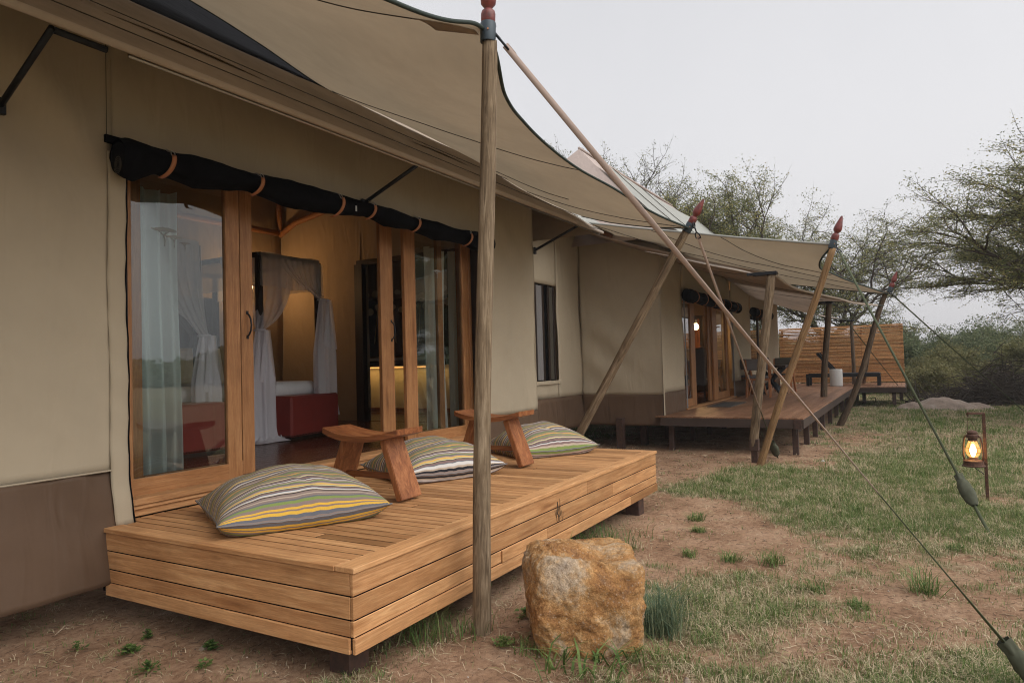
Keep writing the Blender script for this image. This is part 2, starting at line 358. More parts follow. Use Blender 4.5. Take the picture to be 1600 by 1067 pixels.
def gz(x, y):
    d = math.hypot(x - 8, y)
    return .018 * fb(x * .8, y * .8, 1, 3) + .007 * fb(x * 5, y * 5, 2, 3) + max(0, d - 30) * .004 * (1 + fb(x * .02, y * .02, 7, 2))
def axis_coords(lo, hi, step, far, grow=1.25):
    a = list(np.arange(lo, hi, step)); s = step; x = lo
    while x > -far: s *= grow; x -= s; a.insert(0, x)
    s = step; x = a[-1]
    while x < far: s *= grow; x += s; a.append(x)
    return a
gx = axis_coords(1.0, 16, .06, 600); gy = axis_coords(-4.5, 5.5, .06, 600)
nx, ny = len(gx), len(gy)
gv = []; gcol = []
for y in gy:
    for x in gx:
        gv.append((x, y, gz(x, y))); gcol.append(grass_amt(x, y) if abs(x) < 60 and abs(y) < 60 else .6)
gf = [(j * nx + i, j * nx + i + 1, (j + 1) * nx + i + 1, (j + 1) * nx + i) for j in range(ny - 1) for i in range(nx - 1)]
me = bpy.data.meshes.new('ground'); me.from_pydata(gv, [], gf); me.polygons.foreach_set('use_smooth', [True] * len(gf))
at = me.attributes.new('grass', 'FLOAT', 'POINT'); at.data.foreach_set('value', gcol)
gm = mat('soil', (.3, .2, .15), .95, spec=.1)
v = vec(gm, (1, 1, 1), rnd=False)
a = nd(gm, 'ShaderNodeAttribute', attribute_name='grass')
n1 = noi(gm, v, 2.2, 6, .65); n2 = noi(gm, v, 26, 6, .7); n3 = noi(gm, v, 140, 4, .7)
soil = ramp(gm, n1, [(.3, (.225, .13, .080)), (.5, (.40, .25, .160)), (.72, (.53, .365, .25))])
soil = mixc(gm, .9, soil, ramp(gm, n2, [(.3, (.5, .45, .42)), (.5, (1, 1, 1)), (.68, (1.25, 1.25, 1.22))]), 'MULTIPLY')
soil = mixc(gm, .5, soil, ramp(gm, n3, [(.3, (.7, .68, .65)), (.65, (1.15, 1.15, 1.15))]), 'MULTIPLY')
litter = ramp(gm, n2, [(.3, (.125, .105, .055)), (.5, (.25, .21, .12)), (.7, (.40, .33, .22))])
litter = mixc(gm, .6, litter, ramp(gm, n3, [(.3, (.5, .5, .45)), (.65, (1.25, 1.25, 1.2))]), 'MULTIPLY')
ma = nd(gm, 'ShaderNodeMath', operation='MULTIPLY_ADD'); lk(gm, n2, ma.inputs[0]); ma.inputs[1].default_value = .9; lk(gm, a.outputs['Fac'], ma.inputs[2])
fac = ramp(gm, ma.outputs[0], [(.66, (0, 0, 0)), (1.15, (.9, .9, .9))])
# damp, dark earth that never sees rain under the decks keeps its own brown
col = mixc(gm, fac, soil, litter)
lk(gm, col, P(gm).inputs['Base Color'])
hh = nd(gm, 'ShaderNodeMath', operation='ADD'); lk(gm, n2, hh.inputs[0]); lk(gm, n3, hh.inputs[1]); bump(gm, hh.outputs[0], .9, .02)
me.materials.append(gm); ground = bpy.data.objects.new('ground', me); C.objects.link(ground); ground['kind'] = 'structure'

# ------------------------------------------------------------------ near tent
TX0, TX1 = -1.5, 8.74      # canvas ends
YW, YD = 4.62, 4.86        # canvas plane, door plane
tent = empty('safari_tent', (4.5, 4.62, 0), 'large khaki canvas tent nearest the camera, with open glass doors onto the small pale deck', 'tent')
def wrinkle(x, z, amp=.012, seed=0):
    return amp * (fb(x * 1.1 + z * .5, z * .55 - x * .2, seed, 3) * 1.6 + .5 * fb(x * 3.2 + z * 2, z * 1.3, seed + 4, 2))
def eave_z(y, y0=3.9, z0=3.5, s=.75): return z0 + s * (y - y0)
def wall_panel(name, m, parent, x0, x1, z0, z1, y, amp=.012, seed=0, zfun=None, out=0, res=.06):
    nu = max(2, int(abs(x1 - x0) / res)); nv = max(2, int((z1 - z0) / res)); b = MB()
    def fn(u, v_):
        x = x0 + (x1 - x0) * u; z = z0 + (z1 - z0) * v_
        if zfun and v_ == 0: z = z0
        return (x, y + wrinkle(x, z, amp, seed) - out * (1 - v_), z)
    return b.grid(fn, nu, nv).build(name, m, parent, smooth=True, thick=.004)
ztop = eave_z(4.62) - .03
def lwall(u, v_):
    x = TX0 + (2.70 - TX0) * u; tp_ = 1 - math.exp(-(2.71 - x) / .12); z = .96 + (ztop - .96) * v_
    # diagonal tension folds that run from the eave corner down to the door head
    f = .034 * math.sin((x * 1.2 + z * 1.6) * 5.2) * math.exp(-((z - 3.25) / .5) ** 2) * math.exp(-((x - 1.9) / 1.0) ** 2)
    return (x, 4.62 + (wrinkle(x, z, .022, 1) + f) * tp_, z)
MB().grid(lwall, 76, 50).build('canvas_wall', 'wall', tent, smooth=True, thick=.004)
def skirt(u, v_, x0=TX0, x1=2.72):
    x = x0 + (x1 - x0) * u; z = .245 + (.962 - .245) * v_
    f = .03 * math.exp(-((x - 2.45) / .18) ** 2) * math.sin((z * 1.8 + x * 2.2) * 6) * (.3 + v_ * .7)
    sag = -.02 * math.sin(u * PI) if v_ == 0 else 0
    return (x, 4.615 + wrinkle(x, z, .02, 2) - .05 * (1 - v_) * (1 - .3 * math.sin(x * 2)) + f, z + sag)
MB().grid(skirt, 76, 22).build('canvas_skirt', 'skirt', tent, smooth=True, thick=.004)
MB().tube([(TX0, 4.60, .967), (2.66, 4.60, .967)], .006, 6).build('skirt_seam', 'wall', tent)
wall_panel('canvas_wall', 'wall', tent, 2.68, 7.34, 3.10, ztop, 4.62, .022, 3)
wall_panel('canvas_wall', 'wall', tent, 7.34, TX1, .93, ztop, 4.62, .026, 5)
wall_panel('canvas_skirt', 'skirt', tent, 7.34, TX1, .25, .93, 4.612, .014, 6, out=.03)
# side wall of the tent at its far end, running back
for (y0, y1, z0, z1) in ((4.62, 5.58, .93, ztop), (5.58, 7.72, 3.36, ztop), (7.72, 9.62, .93, ztop)):
    MB().grid(lambda u, v_: (TX1 + wrinkle((y0 + (y1 - y0) * u) * 1.0, v_ * 3, .012, 9), y0 + (y1 - y0) * u, z0 + (z1 - z0) * v_), 12, 30).build('canvas_wall', 'wall', tent, smooth=True, thick=.004)
for (y0, y1) in ((4.62, 5.58), (7.72, 9.62)):
    MB().grid(lambda u, v_: (TX1 + wrinkle(y0 + (y1 - y0) * u, v_ * 3, .012, 9), y0 + (y1 - y0) * u, .25 + .68 * v_), 12, 8).build('canvas_skirt', 'skirt', tent, smooth=True, thick=.004)
# vertical seams and the turned door flap edges
MB().bar((2.655, 4.605, ztop), (2.655, 4.605, 3.15), .003, .004).build('wall_seam', 'seam', tent)
def flap(x0, x1, s):
    def fn(u, v_):
        z = .59 + (3.1 - .59) * v_; k = .03 * math.exp(-v_ * 9)
        return (x0 + (x1 - x0) * u + k * s + .006 * math.sin(z * 5), 4.612 - k * .6 - .012 * math.sin(u * PI) + .004 * math.sin(z * 23), z)
    return fn
MB().grid(flap(2.66, 2.785, 1), 6, 60).build('door_flap', 'wall', tent, smooth=True, thick=.006)
MB().tube([flap(2.785, 2.79, 1)(0, k / 30) for k in range(31)], .008, 6).build('door_zip', 'blackc', tent, smooth=True)
MB().grid(flap(7.42, 7.30, -.2), 6, 60).build('door_flap', 'wall', tent, smooth=True, thick=.006)
MB().tube([flap(7.30, 7.29, -.2)(1, k / 30) for k in range(31)], .008, 6).build('door_zip', 'blackc', tent, smooth=True)
# inner faces between canvas and door frame (reveal)
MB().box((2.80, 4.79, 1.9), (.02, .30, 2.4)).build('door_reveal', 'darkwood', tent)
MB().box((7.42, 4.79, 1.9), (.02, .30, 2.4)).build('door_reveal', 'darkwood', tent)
# roof fly: khaki strip at the eave, upper slope coloured black for the deep shade under the canopy, ridge far back
def roof(u, v_, y0, y1, z0=3.5, s=.75, x0=-3.0, x1=9.58):
    y = y0 + (y1 - y0) * v_; x = x0 + (x1 - x0) * u
    return (x, y, eave_z(y) + .012 * fb(x * .8, y * 2, 3, 3) - .015 * math.sin(v_ * PI))
MB().grid(lambda u, v_: roof(u, v_, 3.9, 5.45), 120, 22).build('roof_fly', 'fly', tent, smooth=True, thick=.004)
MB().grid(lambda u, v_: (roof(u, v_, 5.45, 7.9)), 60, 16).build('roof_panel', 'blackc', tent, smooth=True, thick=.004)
MB().grid(lambda u, v_: (-3 + 12.58 * u, 7.9 + 4 * v_, eave_z(7.9) - 3.0 * v_), 20, 6).build('roof_panel', 'fly', tent, smooth=True, thick=.004)
MB().poly([(9.58, 3.9, 3.5), (9.58, 7.9, 6.5), (9.58, 11.9, 3.5)]).build('roof_gable', 'fly', tent, thick=.004)
MB().tube([(-3.0, 3.89, 3.497), (9.58, 3.89, 3.497)], .024, 10).build('eave_hem', 'hem', tent, smooth=True)
MB().tube([(2.4, 3.93, 3.475), (9.56, 3.93, 3.478)], .011, 8).build('eave_pole', 'steel', tent, smooth=True)
MB().tube([(-3, 4.28, 3.80), (9.58, 4.28, 3.80)], .004, 5).build('fly_seam', 'seam', tent)
MB().tube([(-3, 4.75, 4.15), (9.58, 4.75, 4.15)], .004, 5).build('fly_seam', 'seam', tent)
for x, xb in ((1.98, 2.03), (5.16, 5.16), (8.76, 8.76)):
    st = MB().tube([(xb, 4.61, 3.2), (x, 3.93, 3.47)], .019, 8).build('eave_strut', 'metal', tent, smooth=True)
    MB().box((xb, 4.60, 3.2), (.05, .03, .10), ch=.004).build('strut_bracket', 'metal', st)
MB().tube([(1.99, 3.93, 3.46), (2.27, 3.93, 3.46)], .02, 8).build('eave_sleeve', 'metal', tent, smooth=True)
# rolled-up black door blind
XS = [2.60, 2.74, 2.95, 3.22, 3.72, 4.12, 4.55, 5.05, 5.40, 5.76, 6.21, 6.74, 6.95, 7.15, 7.33]
ZU = [3.17, 3.16, 3.145, 3.17, 3.155, 3.18, 3.174, 3.18, 3.18, 3.157, 3.17, 3.16, 3.18, 3.18, 3.17]
ZL = [2.90, 2.88, 2.965, 2.925, 2.995, 2.95, 2.965, 3.03, 2.98, 3.01, 2.965, 2.995, 2.96, 2.95, 2.97]
def roll(u, v_):
    x = 2.66 + (7.33 - 2.66) * u; a_ = 2 * PI * v_; zu = interp(XS, ZU, x) + .010; zl = interp(XS, ZL, x) + .018
    c = (zu + zl) / 2; r = (zu - zl) / 2; ry = min(.115, r * 1.05)
    n = 1 - .22 * math.exp(-(x - 2.66) / .05) + .16 * fb(x * 3.0, math.cos(a_) * 1.5, math.sin(a_) * 1.5, 3)
    return (x, 4.49 + ry * n * math.cos(a_), c + r * n * math.sin(a_))
def xs_smooth(u): return u
blind = MB().grid(roll, 220, 22).build('rolled_blind', 'blackc', tent, smooth=True)
sp = [(2.665 - .003 * k / 60, 4.49 + (.008 + .036 * k / 60) * math.cos(k * .42), 2.985 + (.012 + .05 * k / 60) * math.sin(k * .42)) for k in range(60)]
MB().tube(sp, .0035, 5).build('roll_end', 'seam', blind, smooth=True)
MB().grid(lambda u, v_: (2.662, 4.49 + .085 * v_ * math.cos(u * 2 * PI), 3.03 + .105 * v_ * math.sin(u * 2 * PI)), 24, 2).build('roll_end', 'blackc', blind)
MB().box((5.0, 4.60, 3.175), (4.72, .03, .05)).build('blind_batten', 'blackc', blind)
for x in (2.95, 3.72, 4.60, 5.06, 5.76, 6.74):
    zu = interp(XS, ZU, x); zl = interp(XS, ZL, x); c = (zu + zl) / 2; r = (zu - zl) / 2 + .006
    def ring(u, v_): a_ = -PI * .95 + u * PI * 1.12; return (x + .02 * (v_ - .5) * 2 - .02 * math.sin(a_), 4.49 - .122 * math.cos(a_ + PI / 2 + .4) * 1.02 * 0 + .128 * math.cos(a_ - .0), c + r * math.sin(a_))
    sb = MB().grid(lambda u, v_: (x + .017 * (v_ - .5) * 2 + .05 * u, 4.49 - (min(.115, r * 1.05) + .02) * math.sin(PI * (.03 + u * .66)), c - (r + .004) * math.cos(PI * (.03 + u * .66))), 12, 1).build('blind_strap', 'leather', blind, smooth=True, thick=.005)
    ck = MB(); ck.tube([(x + .052 + .015 * math.cos(t), 4.405 + .008 * math.sin(t), c + r * .72 + .022 * math.sin(t)) for t in np.linspace(0, 2 * PI, 11)], .0035, 5, cap=False)
    ck.tube([(x + .055 + .012 * math.cos(t), 4.455 + .03 * math.sin(t), c + r * 1.0 + .02 * math.sin(t)) for t in np.linspace(0, 2 * PI, 11)], .0035, 5, cap=False)
    ck.build('strap_clip', 'steel', blind, smooth=True)
MB().box((4.80, 4.363, 3.06), (.018, .008, .05), ch=.002).build('zip_pull', 'steel', blind)

# door frame: head rail, jambs, sill steps
HZ = 3.06
MB().box((5.13, 4.90, 3.29), (4.60, .20, .10), ch=.004).build('door_head', 'teakx', tent)
MB().box((2.84, 4.92, 1.98), (.055, .20, 2.52), ch=.003).build('door_jamb', 'teakz', tent)
MB().box((7.37, 4.92, 1.98), (.055, .20, 2.52), ch=.003).build('door_jamb', 'teakz', tent)
board('door_sill', (5.12, 4.80, .705), 4.62, .20, .045, 'teak', tent)
board('door_sill', (5.12, 4.745, .665), 4.60, .055, .028, 'teak', tent)
board('door_sill', (5.12, 4.752, .625), 4.60, .030, .048, 'teak', tent)
def glazed(parent, x0, x1, y, z0, z1, sw0, sw1, rb, th=.045, handle=None, hz=1.99, gy=0):
    """sliding door: two stiles, two rails and a pane"""
    d = MB().box(((x0 + x1) / 2, y, z0 + rb / 2), (x1 - x0 - .001, th - .002, rb), ch=.003).build('sliding_door', 'teakx', parent, origin=((x0 + x1) / 2, y, z0))
    MB().box(((x0 + x1) / 2, y, z1 - .04), (x1 - x0 - .001, th - .002, .08), ch=.003).build('top_rail', 'teakx', d)
    MB().box((x0 + sw0 / 2, y, (z0 + z1) / 2), (sw0, th, z1 - z0), ch=.003).build('stile', 'teakz', d, origin=(x0 + sw0 / 2, y, (z0 + z1) / 2))
    MB().box((x1 - sw1 / 2, y, (z0 + z1) / 2), (sw1, th, z1 - z0), ch=.003).build('stile', 'teakz', d, origin=(x1 - sw1 / 2, y, (z0 + z1) / 2))
    MB().poly([(x0 + sw0, y + gy, z0 + rb), (x1 - sw1, y + gy, z0 + rb), (x1 - sw1, y + gy, z1 - .08), (x0 + sw0, y + gy, z1 - .08)]).build('pane', 'glass', d)
    if handle:
        pts = [(handle, y - th / 2, hz - .10), (handle, y - th / 2 - .022, hz - .085), (handle + .004, y - th / 2 - .040, hz - .05), (handle + .006, y - th / 2 - .046, hz), (handle + .004, y - th / 2 - .040, hz + .05), (handle, y - th / 2 - .022, hz + .085), (handle, y - th / 2, hz + .10)]
        h = MB().tube(pts, .0075, 8); h.box((handle, y - th / 2 - .003, hz - .105), (.022, .008, .03), ch=.002).box((handle, y - th / 2 - .003, hz + .105), (.022, .008, .03), ch=.002)
        h.build('handle', 'metal', d, smooth=False)
    return d
dA = glazed(tent, 2.87, 3.89, 4.86, .715, 3.24, .09, .135, .13)
dB = glazed(tent, 2.98, 4.082, 4.935, .715, 3.24, .10, .125, .13, handle=4.02)
dC = glazed(tent, 5.76, 6.90, 4.935, .715, 3.24, .205, .10, .13, handle=5.925)
dD = glazed(tent, 6.075, 7.345, 4.86, .715, 3.24, .20, .12, .13)
# frosted acacia tree prints on the panes
def acacia(parent, x, z, s):
    b = MB(); y = 4.855
    cl = [(0, .0, 1.0, .16), (-.35, -.05, .5, .10), (.42, .07, .55, .11), (.1, .14, .55, .09)]
    for k, (cx, cz, rx, rz) in enumerate(cl):
        n = 28; b.poly([(x + s * (cx + rx * math.cos(t) * (1 + .08 * math.sin(9 * t + k))), y - .0006 * k, z + s * (cz + rz * math.sin(t) * (1 + .2 * math.sin(7 * t)) * (.45 if math.sin(t) < 0 else 1))) for t in np.linspace(0, 2 * PI, n, endpoint=False)])
    for a_, c_ in (((0, -1.15), (.06, -.7)), ((.06, -.7), (-.05, -.35)), ((-.05, -.35), (-.5, -.05)), ((-.05, -.35), (.45, .02)), ((.0, -.5), (.15, -.1))):
        b.bar((x + s * a_[0], y, z + s * a_[1]), (x + s * c_[0], y, z + s * c_[1]), .002, .055 * s)
    b.build('tree_print', 'decal', parent)
acacia(dA, 3.23, 2.675, .105); acacia(dA, 3.31, 2.635, .07); acacia(dA, 3.40, 2.60, .048); acacia(dD, 6.72, 2.72, .075)
# ---- interior shell
room = empty('tent_interior', (5.6, 7, .73), 'dim canvas bedroom seen through the open doors of the near tent', 'room')
room['kind'] = 'structure'
FX0, FX1, FY0, FY1 = 2.6, 8.6, 4.9, 9.6
fl = MB().box((5.6, 7.25, .60), (6.0, 4.7, .18)).build('floor_base', 'darkwood', room)
for k in range(36):
    y = 4.97 + k * .13
    if y > FY1: break
    cut = 4.3 + (k * 37 % 11) * .25
    board('floor_board', ((2.65 + cut) / 2, y, .718), cut - 2.65 - .003, .127, .022, 'floor', room, ch=.0015)
    board('floor_board', ((8.58 + cut) / 2, y, .718), 8.58 - cut - .003, .127, .022, 'floor', room, ch=.0015)
wall_panel('inner_wall', 'inner', room, 2.55, 8.6, .70, 4.75, 9.6, .02, 12, res=.15)
def iw(u, v_, y0, y1, z0, z1, sd_=0): return (8.6 + wrinkle(y0 + (y1 - y0) * u, z0 + v_ * 3, .015, 14), y0 + (y1 - y0) * u, z0 + (z1 - z0) * v_)
MB().grid(lambda u, v_: iw(u, v_, 7.75, 9.6, .73, 4.75), 20, 26).build('inner_wall', 'inner', room, smooth=True)
MB().grid(lambda u, v_: iw(u, v_, 5.6, 7.75, 3.28, 4.75), 20, 10).build('inner_wall', 'inner', room, smooth=True)
MB().grid(lambda u, v_: iw(u, v_, 4.75, 5.6, .73, 4.75), 8, 26).build('inner_wall', 'inner', room, smooth=True)
MB().grid(lambda u, v_: (2.55, 4.7 + 4.9 * u, .7 + 4.0 * v_), 8, 8).build('inner_wall', 'inner', room)
MB().grid(lambda u, v_: (2.5 + 6.2 * u, 4.66 + 4.98 * v_, 4.05 + .65 * v_ + .03 * math.sin(u * 12)), 40, 8).build('ceiling_canvas', 'inner', room, smooth=True)
MB().tube([(2.6, 9.52, 3.98), (8.5, 9.50, 3.98)], .05, 10).build('roof_pole', 'barewood', room, smooth=True)
MB().tube([(8.5, 9.5, 3.95), (8.48, 9.1, 4.12), (8.48, 7.0, 4.45), (8.48, 5.0, 4.2)], .05, 10).build('roof_pole', 'barewood', room, smooth=True)
MB().tube([(8.5, 9.5, 3.95), (8.4, 9.42, 4.6)], .045, 10).build('roof_pole', 'barewood', room, smooth=True)
MB().box((8.58, 7.75, 2.0), (.10, .16, 2.55)).build('doorway_jamb', 'darkwood', room)
MB().box((8.60, 5.6, 2.0), (.10, .10, 2.55)).build('doorway_jamb', 'darkwood', room)
MB().box((8.60, 6.7, 3.30), (.10, 2.2, .08)).build('doorway_head', 'darkwood', room)
# room beyond the doorway
MB().box((9.95, 7.8, .69), (2.6, 4.3, .08)).build('floor_base', 'floor', room)
MB().box((11.1, 7.8, 2.4), (.06, 4.3, 3.4)).build('inner_wall', 'inner', room)
MB().box((9.9, 9.92, 2.4), (2.4, .06, 3.4)).build('inner_wall', 'inner', room)
MB().box((9.85, 5.68, 2.4), (2.3, .04, 3.4)).build('inner_wall', 'inner', room)
MB().box((9.9, 7.8, 4.0), (2.5, 4.2, .05)).build('ceiling_canvas', 'inner', room)

# wash cabinet with carved black panel seen through the doorway
cab = empty('carved_cabinet', (10.3, 8.5, .73), 'black carved panel over a pale shelf and an amber-lit cupboard, beyond the bedroom doorway', 'cabinet')
MB().box((10.5, 8.5, 2.35), (.05, 2.6, 1.1), ch=.004).build('carved_panel', 'darkwood', cab)
b = MB()
for k in range(46):
    y = 7.25 + (k * .618 % 1) * 2.5; z = 2.86 + .18 * math.sin(k * 2.7) ; r = .05 + .05 * ((k * .37) % 1)
    b.poly([(10.465 - k * .0004, y + r * math.cos(t), z + r * .8 * math.sin(t)) for t in np.linspace(0, 2 * PI, 9, endpoint=False)])
for k in range(14):
    y = 7.3 + k * .18; b.bar((10.46, y, 2.05), (10.46, y + .1 * math.sin(k * 3), 2.75), .012, .012)
b.build('leaf_carving', 'cushion', cab)
MB().box((10.35, 8.5, 1.74), (.36, 2.6, .05), ch=.004).build('shelf', 'ceram', cab)
MB().box((10.40, 8.5, 1.66), (.22, 2.6, .10), ch=.004).build('shelf_rail', 'darkwood', cab)
MB().box((10.5, 8.5, 1.17), (.04, 2.6, .88), ch=.003).build('cupboard_front', 'cushion', cab)
MB().box((10.3, 8.5, .78), (.05, 2.6, .08), ch=.003).build('plinth', 'orangewood', cab)
def point(name, loc, e, col=(1, .62, .28), r=.05, parent=None):
    l_ = bpy.data.lights.new(name, 'POINT'); l_.energy = e; l_.color = col; l_.shadow_soft_size = r
    o = bpy.data.objects.new(name, l_); C.objects.link(o); o.location = Vector(loc) - (wl(parent) if parent else Vector()); o.parent = parent; return o
ul = MB().tube([(10.36, 7.4, 1.58), (10.36, 9.7, 1.58)], .012, 8).build('strip_light', 'bulb', cab)
la = bpy.data.lights.new('strip_glow', 'AREA'); la.shape = 'RECTANGLE'; la.size = .1; la.size_y = 2.2; la.energy = 2.6; la.color = (1, .6, .2)
lo = bpy.data.objects.new('strip_glow', la); C.objects.link(lo); lo.parent = cab; lo.location = Vector((10.25, 8.5, 1.58)) - wl(cab); lo.rotation_euler = (0, R_(-28), 0)

# ---- bedroom lamp on the back wall
lamp = empty('wall_lamp', (7.75, 9.5, 3.0), 'lit wall lamp behind the net of the right-hand bed', 'lamp')
MB().box((7.75, 9.55, 3.0), (.10, .05, .16), ch=.006).build('wall_plate', 'metal', lamp)
MB().lathe([(.02, -.10), (.045, -.06), (.05, -.01), (.035, .04), (.015, .06)], (7.75, 9.40, 3.0), n=16).build('bulb', 'bulb2', lamp, smooth=True)
MB().tube([(7.75, 9.53, 3.04), (7.75, 9.44, 3.07), (7.75, 9.40, 3.06)], .008, 6).build('lamp_arm', 'metal', lamp)
point('lamp_glow', (7.75, 9.36, 3.05), 20, (1, .56, .22), .07, lamp)
# ---- beds
def bed(x0, x1, lab, z_top=3.02):
    y0, y1 = 6.9, 9.0; xc = (x0 + x1) / 2
    t = empty('four_poster_bed', (xc, 7.95, .73), lab, 'bed', 'twin four-poster beds')
    def mt(u, v_): return None
    bm = MB().box((xc, 7.95, 1.34), (x1 - x0 + .02, 2.05, .20), ch=.06); bm.build('mattress', 'white', t, smooth=True)
    MB().box((xc, 7.95, 1.10), (x1 - x0 - .05, 2.0, .27), ch=.01).build('bed_base', 'darkwood', t)
    MB().box((xc, 9.08, 1.75), (x1 - x0 + .2, .08, 1.9), ch=.02).build('headboard', 'head', t)
    for (x, y) in ((x0, y0), (x1, y0), (x0, y1), (x1, y1)):
        MB().bar((x, y, .73), (x, y, z_top), .07, .07, ch=.004).build('post', 'darkwood', t)
    b_ = MB()
    for (a_, c_) in (((x0, y0), (x1, y0)), ((x0, y1), (x1, y1)), ((x0, y0), (x0, y1)), ((x1, y0), (x1, y1))): b_.bar((*a_, z_top), (*c_, z_top), .06, .06)
    b_.build('canopy_frame', 'darkwood', t)
    return t
bedR = bed(5.83, 6.80, 'four-poster bed with white mattress, seen in the open doorway behind the right-hand red ottoman')
bedL = bed(4.02, 4.97, 'four-poster bed behind the left glass door, white mattress corner showing beside the pale curtain')
for (x, bd, mtl, w_, nm) in ((6.05, bedR, 'cushion', .50, 'cream upright pillow leaning on the dark headboard of the right-hand bed'), (6.50, bedR, 'white', .5, 'white pillow on the far side of the right-hand bed'), (4.5, bedL, 'white', .55, 'white pillow on the left-hand bed behind the curtain')):
    def pf(u, v_, s=1):
        a_ = u * 2 - 1; c_ = v_ * 2 - 1; t = .09 * max(0, (1 - a_ * a_) * (1 - c_ * c_)) ** .45
        return (x + a_ * w_ / 2, 8.86 - .1 * (1 - v_) * 1.0 - t * s, 1.44 + .5 * v_)
    pl = MB().grid(lambda u, v_: pf(u, v_, 1), 14, 14).grid(lambda u, v_: pf(u, v_, -1), 14, 14).build('pillow', mtl, None, smooth=True, origin=(x, 8.8, 1.44))
    tag(pl, nm, 'pillow')
# ---- mosquito nets
def net(x0, x1, y0, y1, zt, ties, lab):
    t = empty('mosquito_net', ((x0 + x1) / 2, (y0 + y1) / 2, zt), lab, 'net', 'mosquito nets on the beds')
    # valance over the top frame
    b_ = MB()
    for (a_, c_) in (((x0, y0), (x1, y0)), ((x0, y1), (x0, y0)), ((x1, y0), (x1, y1))):
        def fn(u, v_, a_=a_, c_=c_):
            x = a_[0] + (c_[0] - a_[0]) * u; y = a_[1] + (c_[1] - a_[1]) * u; k = .012 * math.sin(u * 60 + v_ * 2) * v_
            return (x + k, y - .045 + k, zt + .03 - .42 * v_ + .015 * math.sin(u * 9))
        b_.grid(fn, 60, 6)
    b_.build('valance', 'net', t, smooth=True)
    MB().grid(lambda u, v_: (x0 + (x1 - x0) * u, y0 + (y1 - y0) * v_, zt + .035 - .05 * math.sin(u * PI) * math.sin(v_ * PI)), 8, 12).build('net_roof', 'net', t, smooth=True)
    for (tx, ty, tz, sx0, sx1, sy0, sy1, tail) in ties:
        # a curtain that spreads along the rail, is tied at (tx,ty,tz) and falls to the floor
        def up(u, v_):
            # the spread follows: rail from (sx0,sy0) round to (sx1,sy1)
            x = sx0 + (sx1 - sx0) * u; y = sy0 + (sy1 - sy0) * u; k = v_ ** 1.6
            a_ = u * 2 * PI; px = tx + .05 * math.cos(a_); py = ty - .05 + .05 * math.sin(a_)
            fold = .018 * math.sin(u * 46) * (1 - abs(v_ - .5))
            sagz = .18 * math.sin(PI * v_) * (abs(u - .15))
            return (x + (px - x) * k + fold, y - .04 + (py - y + .04) * k + fold, zt - .02 + (tz - zt + .02) * v_ - sagz)
        MB().grid(up, 60, 24).build('draped_curtain', 'net', t, smooth=True)
        zb = .75 + tail
        def dn(u, v_):
            a_ = u * 2 * PI; r = .05 + .11 * min(1, v_ * 2.2) + .05 * max(0, v_ - .9) * 6; r *= 1 + .16 * math.sin(a_ * 7 + v_ * 2) + .08 * math.sin(a_ * 13)
            return (tx + r * math.cos(a_) * 1.0 + .03 * v_, ty - .05 + r * .6 * math.sin(a_), tz - (tz - zb) * v_)
        MB().grid(dn, 64, 26).build('gathered_curtain', 'netthick', t, smooth=True)
        MB().tube([(tx + .06 * math.cos(a_), ty - .05 + .06 * math.sin(a_), tz) for a_ in np.linspace(0, 2 * PI, 17)], .014, 6).build('tie', 'netthick', t, smooth=True)
        def tl(u, v_): return (tx + .03 + (u - .5) * (.06 + .16 * v_) + .03 * math.sin(u * 9), ty - .13 - .02 * math.sin(u * 14), tz - .62 * v_ - .05 * u * v_)
        MB().grid(tl, 16, 14).build('tie_tail', 'netthick', t, smooth=True)
        if tail == 0:
            def pud(u, v_):
                a_ = u * 2 * PI; r = .14 + .13 * v_ * (1 + .4 * math.sin(a_ * 5)); return (tx + .08 + r * math.cos(a_) * 1.25, ty - .08 + r * .6 * math.sin(a_), .74 + .05 * (1 - v_) * (1 + .5 * math.sin(a_ * 9)))
            MB().grid(pud, 50, 6).build('net_hem', 'netthick', t, smooth=True)
    return t
net(5.83, 6.80, 6.9, 9.0, 3.02, [(5.72, 6.82, 2.08, 5.55, 6.35, 7.3, 6.88, 0), (6.82, 6.88, 2.52, 6.1, 6.86, 6.88, 6.9, .22)], 'sheer white net over the right-hand bed, gathered tail resting on the doorway floor')
net(4.02, 4.97, 6.9, 9.0, 3.02, [(4.98, 6.84, 2.0, 4.1, 5.0, 6.88, 6.9, .1)], 'sheer white net tied back over the left-hand bed, seen through the left glass door')
# ---- ottomans
def ottoman(c, rz, lab, dx=1.0, dy=.62, h=.52):
    t = empty('ottoman', c, lab, 'ottoman', 'red leather ottomans', rz=rz)
    def mk(m_, nm, z, d, ch): 
        b_ = MB().box((0, 0, z), d, ch=ch); o = b_.build(nm, m_, None, origin=(0, 0, 0)); o.parent = t; return o
    mk('ottoman', 'cover', h / 2 + .03, (dx, dy, h - .02), .025)
    mk('darkwood', 'base', .02, (dx - .04, dy - .04, .04), 0)
    b_ = MB()
    for k in range(int(dx / .03)): b_.box((-dx / 2 + .015 + k * .03, -dy / 2 - .002, .06), (.012, .008, .012))
    for k in range(int(dy / .03)): b_.box((-dx / 2 - .002, -dy / 2 + .015 + k * .03, .06), (.008, .012, .012))
    o = b_.build('studs', 'rust', None, origin=(0, 0, 0)); o.parent = t; return t
ottoman((6.42, 6.93, .73), R_(10), 'dark red studded ottoman in the open doorway at the foot of the right-hand bed')
ottoman((4.45, 6.68, .73), 0, 'dark red leather ottoman behind the left glass door', 1.05)
